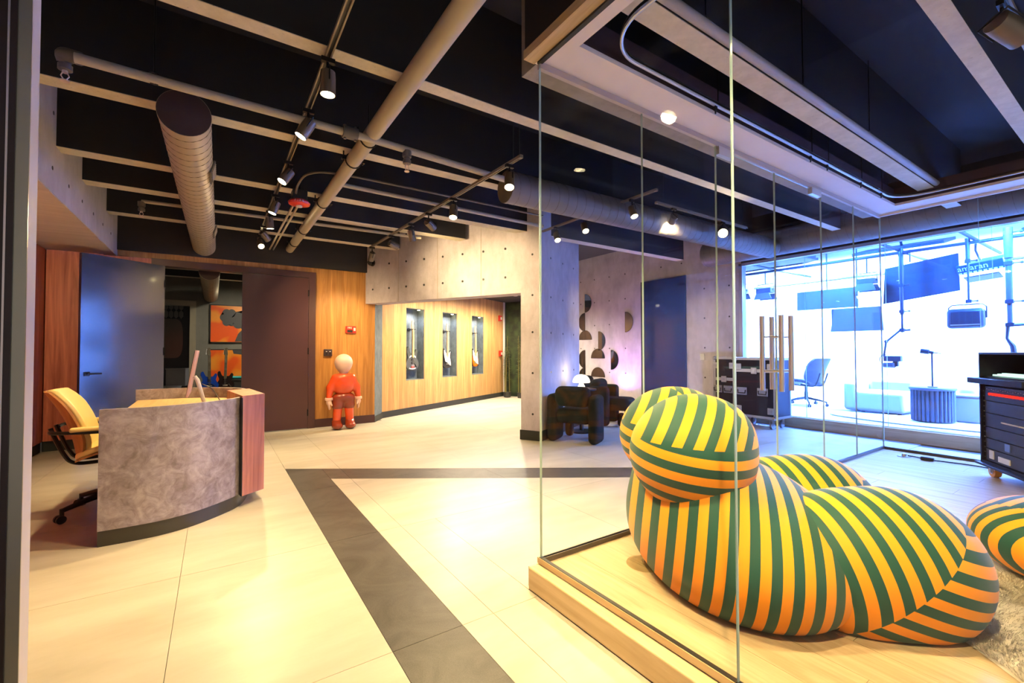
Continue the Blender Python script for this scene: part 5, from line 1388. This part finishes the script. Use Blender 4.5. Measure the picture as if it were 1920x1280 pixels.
# ---- equipment rack on orange wheels
rk = thing('equipment_rack', 'black wheeled equipment rack with red knobs and orange wheels', 'rack', (5.60, 0.985, ZL), math.atan2(-0.57, -0.82))
W, D, z0, z1 = 0.66, 0.55, 0.115, 1.07
mb = MB().bb(0, 0.018, 0, D, z0, z1).bb(W - 0.018, W, 0, D, z0, z1).bb(0, W, D - 0.018, D, z0, z1).bb(0, W, 0, D, z0, z0 + 0.02).bb(0, W, 0, D, z1 - 0.018, z1)
mb.build('cabinet', M_case, rk)
for xx in (0.018, W - 0.045):
    MB().bb(xx, xx + 0.028, 0.02, 0.035, z0 + 0.02, 0.80).build('rack_rail', plain('rail_dark', (0.03, 0.03, 0.035), 0.4, metal=0.5), rk)
mb = MB()
for z in np.arange(z0 + 0.05, 0.78, 0.044): mb.cyl((0.032, 0.014, z), (0.032, 0.02, z), 0.006, n=8)
o = mb.build('rail_screw', M_met, rk); o['kind'] = 'stuff'
M_unit = plain('rack_unit', (0.032, 0.029, 0.036), 0.4)
zz = [0.14, 0.245, 0.335, 0.43, 0.55, 0.655, 0.78]
for k in range(6):
    u = MB().bb(0.05, W - 0.05, 0.016, 0.30, zz[k] + 0.003, zz[k + 1] - 0.003).build('rack_unit', M_unit, rk)
    if k == 5:
        for q in range(11):
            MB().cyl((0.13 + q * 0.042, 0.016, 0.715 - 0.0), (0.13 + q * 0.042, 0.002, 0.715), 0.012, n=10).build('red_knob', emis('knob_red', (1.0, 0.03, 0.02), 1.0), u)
        mb = MB()
        for q in range(16): mb.box((0.08 + 0.03 * q, 0.014, 0.755 - 0.006 * (q % 2)), (0.006, 0.004, 0.006))
        o = mb.build('indicator', M_whp, u); o['kind'] = 'stuff'
    if k == 3:
        mb = MB()
        for q in range(20): mb.box((0.26 + 0.014 * q, 0.014, 0.49), (0.005, 0.004, 0.012))
        o = mb.build('vent_slot', M_whp, u); o['kind'] = 'stuff'
    if k == 1: MB().bb(0.30, 0.36, 0.011, 0.016, 0.265, 0.325).build('socket_blue', plain('socket_blue', (0.15, 0.25, 0.6), 0.4), u)
    if k == 0:
        MB().bb(0.10, 0.155, 0.010, 0.016, 0.165, 0.235).build('socket_white', M_whp, u)
        MB().bb(0.22, 0.36, 0.008, 0.016, 0.16, 0.205).build('power_inlet', M_whp, u)
MB().bb(-0.05, W, -0.06, 0.2, 0.80, 0.85).build('drawer_lip', M_case, rk, bevel=0.006)
MB().bb(0.03, W - 0.03, 0.02, 0.5, 0.85, 0.862).build('keyboard_shelf', M_unit, rk)
mb = MB()
for r_ in range(3):
    for c_ in range(18): mb.box((0.10 + c_ * 0.026, 0.06 + r_ * 0.03, 0.875 + r_ * 0.006), (0.020, 0.022, 0.012))
o = mb.build('keyboard_key', emis('key_glow', (0.45, 0.8, 0.65), 1.3), rk); o['kind'] = 'stuff'
MB().bb(-0.03, W + 0.02, -0.03, D, z0 - 0.02, z0).build('base_skid', M_case, rk, bevel=0.004)
M_ow = plain('orange_wheel', (0.80, 0.30, 0.02), 0.35)
for xx in (0.07, W - 0.07):
    for yy in (0.06, D - 0.08):
        c = MB().bb(xx - 0.05, xx + 0.05, yy - 0.05, yy + 0.05, z0 - 0.03, z0 - 0.02).bb(xx + 0.014, xx + 0.03, yy - 0.045, yy - 0.032, 0.04, z0 - 0.02).bb(xx + 0.014, xx + 0.03, yy + 0.032, yy + 0.045, 0.04, z0 - 0.02).build('caster', M_met, rk)
        MB().cyl((xx, yy - 0.022, 0.048), (xx, yy + 0.022, 0.048), 0.048, n=24).build('wheel', M_ow, c)
        MB().cyl((xx, yy - 0.026, 0.048), (xx, yy + 0.026, 0.048), 0.022, n=16).build('hub', M_alu, c)
o0 = Vector((5.884, 1.564, ZL))
t = thing('extension_cable', 'black power cord with an inline block on the lounge floor', 'cord', o0)
MB().tube([Vector(p) - o0 for p in bez([(5.90, 1.56, ZL + .012), (5.908, 1.50, ZL + .010), (5.87, 1.41, ZL + .008), (5.90, 1.25, ZL + .008), (5.92, 1.07, ZL + .008), (5.86, 0.85, ZL + .008), (5.75, 0.7, ZL + .02)], 6)], 0.006, n=6).build('cable', M_blk, t)
MB().box((5.86 - o0.x, 1.40 - o0.y, 0.017), (0.035, 0.10, 0.03)).build('inline_block', M_blk, t, bevel=0.006)
MB().lathe([(0.055, 0), (0.055, 0.006), (0.02, 0.008), (0.018, 0.03), (0.005, 0.03)], n=18, c=(0.0, 0.02, 0)).build('floor_plate', M_met, t)

# ================================================================ STUDIO OBJECTS
M_gear = plain('gear_black', (0.026, 0.029, 0.038), 0.45)
M_pan = plain('light_panel_grey', (0.085, 0.085, 0.12), 0.5)
def led(name, label, loc, sx, sy, watt):  # added panel lamps that supply the studio's brightness
    t = thing(name, label, 'lamp', loc, 0, 'added studio ceiling panels')
    t.rotation_euler = (0, R(-13), 0)
    MB().cyl((0, 0, 0.05), (-0.05, 0, 0.17), 0.02, n=8).build('arm', M_gear, t)
    MB().bb(-sx / 2, sx / 2, -sy / 2, sy / 2, 0, 0.05).build('housing', M_gear, t)
    MB().bb(-sx / 2 + 0.02, sx / 2 - 0.02, -sy / 2 + 0.02, sy / 2 - 0.02, -0.004, 0.0).build('diffuser', emis('studio_diffuser', STUDIO, 25.0), t)
    ld = bpy.data.lights.new('studio_fill_light', 'AREA'); ld.shape = 'RECTANGLE'; ld.size = sx; ld.size_y = sy; ld.energy = watt; ld.color = STUDIO
    lo = bpy.data.objects.new('studio_fill_light', ld); COL.objects.link(lo); lo.parent = t; lo.location = (0, 0, -0.02)
for k, y in enumerate((4.6, 2.6, 0.6, -1.4)):
    led('added_panel_light', ['added overhead studio panel lamp nearest the side wall', 'added overhead studio panel lamp above the hanging flag', 'added overhead studio panel lamp above the equipment rack', 'added overhead studio panel lamp beyond the picture edge'][k], (9.75, y, 2.94), 0.7, 1.2, 1300)

for k, y in enumerate((3.6, 1.2, -0.6)):  # added lamps that turn the studio gear blue from the front
    t = thing('added_blue_lamp', ['added blue window side studio lamp above the flight case', 'added blue window side studio lamp above the rack', 'added blue window side studio lamp beyond the picture edge'][k], 'lamp', (8.0, y, 3.0), 0, 'added blue window side lamps')
    t.rotation_euler = (0, R(-62), 0)
    MB().bb(-0.15, 0.15, -0.4, 0.4, 0.0, 0.06).build('housing', M_gear, t)
    MB().bb(-0.14, 0.14, -0.39, 0.39, -0.004, 0.0).build('diffuser', emis('blue_diffuser', (0.03, 0.16, 1.0), 12.0), t)
    MB().cyl((0, 0, 0.05), (0.2, 0, 0.16), 0.02, n=8).build('arm', M_gear, t)
    ld = bpy.data.lights.new('blue_fill_light', 'AREA'); ld.shape = 'RECTANGLE'; ld.size = 0.3; ld.size_y = 0.8; ld.energy = 460; ld.color = (0.03, 0.16, 1.0)
    lo = bpy.data.objects.new('blue_fill_light', ld); COL.objects.link(lo); lo.parent = t; lo.location = (0, 0, -0.02)

def gpipe(name, label, cat, pts, r, extra=None, grp=None):
    a = Vector(pts[0]); t = thing(name, label, cat, a, 0, grp)
    MB().tube([Vector(p) - a for p in pts], r, n=12).build('tube', M_gear, t)
    return t
gpipe('rigging_pipe', 'long rigging pipe along the studio ceiling', 'rigging', [(9.0, 5.4, 2.74), (9.0, -2.8, 2.74)], 0.024)
gpipe('rigging_pipe', 'rigging pipe near the studio backdrop', 'rigging', [(10.3, 5.4, 2.62), (10.3, -2.8, 2.62)], 0.024)
for k, y in enumerate((4.4, 2.45, 1.60, 0.2)):
    gpipe('rigging_pipe', ['cross rigging pipe nearest the side wall', 'cross rigging pipe by the camera pole', 'cross rigging pipe by the soft lamp pole', 'cross rigging pipe beyond the rack'][k], 'rigging', [(7.9, y, 2.79), (10.7, y, 2.79)], 0.024)
def clampset(t, z, s=1.0):
    MB().box((0, 0, z), (0.06 * s, 0.06 * s, 0.05)).cyl((0, 0, z), (0, -0.085 * s, z), 0.009, n=8).cyl((0, -0.08 * s, z), (0, -0.10 * s, z), 0.018, n=10).build('clamp', M_gear, t)
# camera pole with a jointed arm
t = thing('camera_pole', 'ceiling pole with a jointed arm left of the hanging flag', 'pole', (9.0, 2.415, 2.76))
MB().cyl((0, 0, 0.05), (0, 0, -0.55), 0.032, n=16).cyl((0, 0, -0.55), (0, 0, -1.0), 0.025, n=16).cyl((0, 0, -1.0), (0, 0, -1.24), 0.016, n=12).build('telescopic_tube', M_gear, t)
for z in (-0.05, -0.54, -0.95, -1.24): clampset(t, z)
MB().tube([(0, -0.10, -1.245), (0, 0.03, -1.25), (0, 0.20, -1.42)], 0.017, n=8).tube([(0, 0.205, -1.42), (0, 0.24, -1.66)], 0.015, n=8).build('jointed_arm', M_gear, t)
MB().ell((0, 0.205, -1.42), (0.03, 0.03, 0.03), 12, 8).ell((0, 0.0, -1.25), (0.035, 0.035, 0.035), 12, 8).build('joint', M_gear, t)
t = thing('video_camera', 'small video camera hanging at the end of the jointed arm', 'camera', (9.0, 2.55, 1.02))
MB().bb(-0.05, 0.05, -0.12, 0.10, 0.0, 0.09).build('camera_body', M_gear, t, bevel=0.008)
MB().cyl((-0.04, -0.04, -0.06), (0.0, 0.10, -0.06), 0.042, n=18).bb(-0.03, 0.03, -0.08, -0.02, -0.08, 0.02).build('lens', M_gear, t)
MB().tube([(0, 0.07 + 0.09 * math.cos(a), 0.03 + 0.09 * math.sin(a)) for a in np.linspace(0, 2 * PI, 17)[:-1]], 0.008, n=6, closed=True).build('cage', M_met, t)
MB().cyl((0, 0.10, 0.09), (0, 0.10, 0.11), 0.02, n=10).build('mount', M_gear, t)
# soft lamp on pole
t = thing('lamp_pole', 'thin ceiling pole carrying the rounded soft lamp', 'pole', (9.0, 1.665, 2.76))
MB().cyl((0, 0, 0.05), (0, 0, -0.30), 0.028, n=14).cyl((0, 0, -0.3), (0, 0, -0.86), 0.014, n=12).build('telescopic_tube', M_gear, t)
clampset(t, -0.28); clampset(t, -0.86)
t = thing('soft_lamp', 'rounded soft lamp in a bracket hanging from the thin pole', 'studio lamp', (9.0, 1.70, 1.655))
MB().bb(-0.06, 0.06, -0.20, 0.20, -0.145, 0.145).build('lamp_housing', M_gear, t, bevel=0.055, seg=5)
MB().bb(-0.075, -0.055, -0.15, 0.15, -0.10, -0.085).build('control_bar', M_alu, t)
MB().bb(-0.068, -0.058, -0.15, 0.15, -0.10, 0.10).build('rear_plate', plain('gear_dark2', (0.022, 0.024, 0.03), 0.3), t, bevel=0.004)
MB().tube([(0, -0.21, 0.0), (0, -0.21, 0.16), (0, -0.17, 0.20), (0, 0.14, 0.20), (0, 0.18, 0.16), (0, 0.18, 0.10)], 0.010, n=8).build('bracket', M_gear, t)
# amaran panel
t = thing('panel_lamp', 'wide panel lamp with a name along its edge beside the hanging flag', 'studio lamp', (9.36, 1.60, 2.38), 0)
pr = (0, R(0), 0)
mp = MB().bb(-0.16, 0.16, -0.27, 0.22, 0.0, 0.14).build('panel_body', plain('panel_teal', (0.012, 0.05, 0.085), 0.4), t, bevel=0.006, rot=(R(-6), R(-18), 0))
for q in range(9):
    MB().bb(-0.165, -0.16, -0.25 + q * 0.052, -0.215 + q * 0.052, -0.10 + 0.1, 0.028).build('grid_cell', M_whp, mp)
text('lettering', 'amaran', 0.11, M_whp, mp, (-0.1615, 0.045, 0.085), (R(90), 0, R(-90)), 0.001)
MB().bb(-0.14, 0.14, -0.20, 0.17, -0.13, -0.11).build('lower_flap', M_gear, t, bevel=0.01, rot=(R(-6), R(10), 0))
MB().tube([(0, 0.0, 0.14), (0, 0.05, 0.30), (-0.15, 0.02, 0.36)], 0.016, n=8).build('yoke', M_gear, t)
# big flag
t = thing('black_flag', 'large dark flag panel hanging tilted in the studio', 'flag', (9.25, 2.27, 2.31))
MB().prism([(-0.47, -0.22), (0.45, -0.345), (0.42, 0.24), (-0.46, 0.345)], -0.012, 0.012, Matrix(((0, 0, 1, 0), (1, 0, 0, 0), (0, 1, 0, 0), (0, 0, 0, 1)))).build('cloth_panel', M_gear, t)
MB().tube([(0, 0.1, 0.30), (0, 0.1, 0.5)], 0.012, n=8).build('grip_rod', M_gear, t)
# right-hand clamp pole standing on the rack side
t = thing('clamp_pole', 'thick ceiling pole with clamps above the equipment rack', 'pole', (8.6, 1.215, 2.75))
MB().cyl((0, 0, 0.05), (0, 0, -0.35), 0.045, n=16).cyl((0, 0, -0.35), (0, 0, -0.90), 0.034, n=16).cyl((0, 0, -0.9), (0, 0, -1.22), 0.026, n=14).build('telescopic_tube', M_pan, t)
for z in (-0.02, -0.42, -0.92, -1.22): clampset(t, z, 1.3)
MB().tube([(0, -0.14, -1.22), (0, 0.02, -1.23), (0, 0.03, -1.40), (0, -0.02, -1.5), (0, -0.03, -1.62)], [0.02, 0.03, 0.018, 0.03, 0.03], n=8).build('grip_arm', M_gear, t)
# pale reflector panels
def panel(label, y0, y1, z0_, z1_, x=9.3, sk=0.0):
    t = thing('reflector_panel', label, 'reflector', (x, (y0 + y1) / 2, (z0_ + z1_) / 2))
    h = (z1_ - z0_) / 2; w_ = (y1 - y0) / 2
    MX = Matrix(((0, 0, 1, 0), (1, 0, 0, 0), (0, 1, 0, 0), (0, 0, 0, 1)))
    MB().prism([(-w_, -h), (w_ + sk, -h), (w_ - sk, h), (-w_ + sk, h)], -0.015, 0.015, MX).build('board', M_pan, t, bevel=0.004)
    MB().bb(0.015, 0.05, w_ - 0.03, w_ + 0.02, -h, h).build('side_flap', M_gear, t)
    MB().cyl((0.02, 0, h), (0.02, 0, 3.28 - (z0_ + z1_) / 2), 0.012, n=8).build('hanger_rod', M_gear, t)
panel('upper pale reflector panel behind the glass door handles', 3.08, 4.05, 1.96, 2.31)
panel('lower pale reflector panel left of the camera pole', 2.72, 3.46, 1.53, 1.94, 9.25, 0.03)
def barn(label, y, z, s=1.0):
    t = thing('barn_door_lamp', label, 'studio lamp', (9.0, y, z))
    MB().bb(-0.10 * s, 0.10 * s, -0.14 * s, 0.14 * s, 0.02, 0.12 * s).build('lamp_housing', M_gear, t, bevel=0.01)
    MB().prism([(-0.17 * s, -0.10), (0.17 * s, -0.10), (0.12 * s, 0.02), (-0.12 * s, 0.02)], -0.12, -0.11, Matrix(((0, 0, 1, 0), (1, 0, 0, 0), (0, 1, 0, 0), (0, 0, 0, 1)))).build('barn_door', M_pan, t)
    MB().prism([(-0.17 * s, -0.10), (0.17 * s, -0.10), (0.12 * s, 0.02), (-0.12 * s, 0.02)], 0.11, 0.12, Matrix(((0, 0, 1, 0), (1, 0, 0, 0), (0, 1, 0, 0), (0, 0, 0, 1)))).build('barn_door', M_gear, t)
    MB().tube([(0, -0.15 * s, 0.06), (0, -0.15 * s, 0.2), (0, 0.15 * s, 0.2), (0, 0.15 * s, 0.06)], 0.009, n=6).cyl((0, 0, 0.2), (0, 0, 2.73 - z), 0.012, n=8).build('yoke', M_gear, t)
barn('barn door lamp above the glass door handles', 4.50, 2.30)
barn('barn door lamp cut by the studio window frame', 5.0, 2.35, 0.9)
barn('barn door lamp right of the upper reflector panel', 2.86, 2.28, 0.9)
t = thing('fire_strobe', 'round red fire strobe on the studio ceiling', 'alarm', (8.8, 1.28, 2.98))
MB().lathe([(0.06, 0.0), (0.14, 0.02), (0.15, 0.045), (0.10, 0.07)], n=24).build('housing', M_red, t); MB().cyl((0, 0, 0.07), (0, 0, 0.26), 0.03, n=12).build('stem', M_gear, t)
# ducts and boxes in the studio ceiling
spiral_duct('air_duct', 'spiral duct crossing the studio ceiling', (8.25, 2.45, 3.125), (9.2, 2.15, 3.125), 0.15, M_ductb, M_pipd)
t = thing('air_unit', 'dark ceiling air unit at the left of the studio', 'air unit', (8.75, 4.55, 2.86))
MB().bb(-0.5, 0.5, -0.85, 0.75, 0.0, 0.36).build('casing', M_gear, t, bevel=0.02)
MB().bb(-0.505, -0.5, -0.7, 0.6, 0.08, 0.14).build('grille', M_pan, t)
t = thing('speaker_panel', 'dark panel on the backdrop at the right picture edge', 'panel', (10.2, 1.02, 1.15))
MB().bb(-0.03, 0.03, -0.5, 0.20, 0.0, 0.75).build('board', M_gear, t, bevel=0.01)
MB().bb(-0.036, -0.03, -0.47, 0.17, 0.03, 0.34).bb(-0.036, -0.03, -0.47, 0.17, 0.40, 0.72).build('face', plain('gear_dark2', (0.022, 0.024, 0.03), 0.3), t)
MB().cyl((0.0, -0.1, 0.75), (0.0, -0.1, 2.08), 0.014, n=8).build('hanger_rod', M_gear, t)
# studio furniture
def wsofa(label, loc, rz, L_=0.9):
    t = thing('white_sofa', label, 'sofa', loc, rz)
    MB().bb(-0.38, 0.38, -L_ / 2, L_ / 2, 0.02, 0.36).build('seat_block', M_white, t, bevel=0.06, seg=4)
    MB().bb(0.16, 0.42, -L_ / 2, L_ / 2, 0.02, 0.56).build('back_block', M_white, t, bevel=0.07, seg=4)
    MB().bb(-0.38, 0.38, L_ / 2 - 0.02, L_ / 2 + 0.18, 0.02, 0.50).build('arm_block', M_white, t, bevel=0.06, seg=4)
    for x in (-0.3, 0.3):
        for y in (-L_ / 2 + 0.08, L_ / 2 - 0.08): MB().cyl((x, y, 0), (x, y, 0.03), 0.03, n=10).build('foot', M_gear, t)
wsofa('white rounded sofa block left of the round studio table', (9.45, 2.75, 0.157), 0, 0.65)
wsofa('white rounded seat block right of the round studio table', (9.5, 1.35, 0.157), 0, 0.6)
t = thing('drum_table', 'round ribbed side table carrying the microphone', 'table', (8.60, 1.985, 0.175))
M_dr = plain('ribbed_grey', (0.10, 0.12, 0.14), 0.5)
MB().lathe([(0.20, 0.0), (0.215, 0.02), (0.22, 0.45), (0.22, 0.46)], n=40).build('drum_core', M_dr, t)
for k in range(30):
    a = 2 * PI * k / 30
    MB().cyl((0.222 * math.cos(a), 0.222 * math.sin(a), 0.015), (0.222 * math.cos(a), 0.222 * math.sin(a), 0.45), 0.019, n=8).build('rib', M_dr, t)
MB().lathe([(0.02, 0.452), (0.25, 0.452), (0.258, 0.462), (0.258, 0.482), (0.25, 0.492), (0.01, 0.492)], n=40).build('table_top', plain('table_top_grey', (0.16, 0.19, 0.23), 0.4), t)
t = thing('microphone', 'podium microphone on a short stand upon the round table', 'microphone', (8.55, 1.97, 0.667))
MB().lathe([(0.055, 0), (0.055, 0.012), (0.01, 0.016)], n=20).build('stand_base', M_gear, t)
MB().cyl((0, 0, 0.01), (0, 0, 0.49), 0.011, n=10).build('stand_tube', M_gear, t)
MB().cyl((0, -0.02, 0.495), (0, 0.03, 0.505), 0.022, n=14).cyl((0, 0.03, 0.505), (0, 0.12, 0.522), 0.036, n=18).build('microphone_body', M_gear, t)
MB().cyl((0, -0.02, 0.495), (0, -0.10, 0.485), 0.012, 0.006, n=10).build('cable_plug', M_met, t)
office_chair('studio_chair', 'dark swivel chair inside the studio beside the flight case', (9.35, 3.95, 0.156), R(75), plain('chair_black', (0.012, 0.014, 0.022), 0.5), plain('chair_black', (0.012, 0.014, 0.022), 0.5), arms=False, scale=0.95, tall=0.02)
t = thing('white_rug', 'white fluffy rug on the studio floor', 'rug', (8.5, 1.9, 0.156))
nz = [(0.5 * (1 + 0.04 * math.sin(5 * a)) * math.cos(a), 1.35 * (1 + 0.03 * math.sin(6 * a + 1)) * math.sin(a)) for a in np.linspace(0, 2 * PI, 60)[:-1]]
MB().prism(nz, 0, 0.018).build('rug_body', M_white, t, bevel=0.006)
t = thing('white_cube', 'white pedestal cube beside the rack in the studio', 'pedestal', (8.95, 1.66, 0.175))
MB().bb(-0.14, 0.14, -0.14, 0.14, 0, 0.36).build('cube_body', M_white, t, bevel=0.02)
MB().bb(-0.15, 0.15, -0.15, 0.15, 0.36, 0.39).build('cube_top', M_white, t, bevel=0.01)
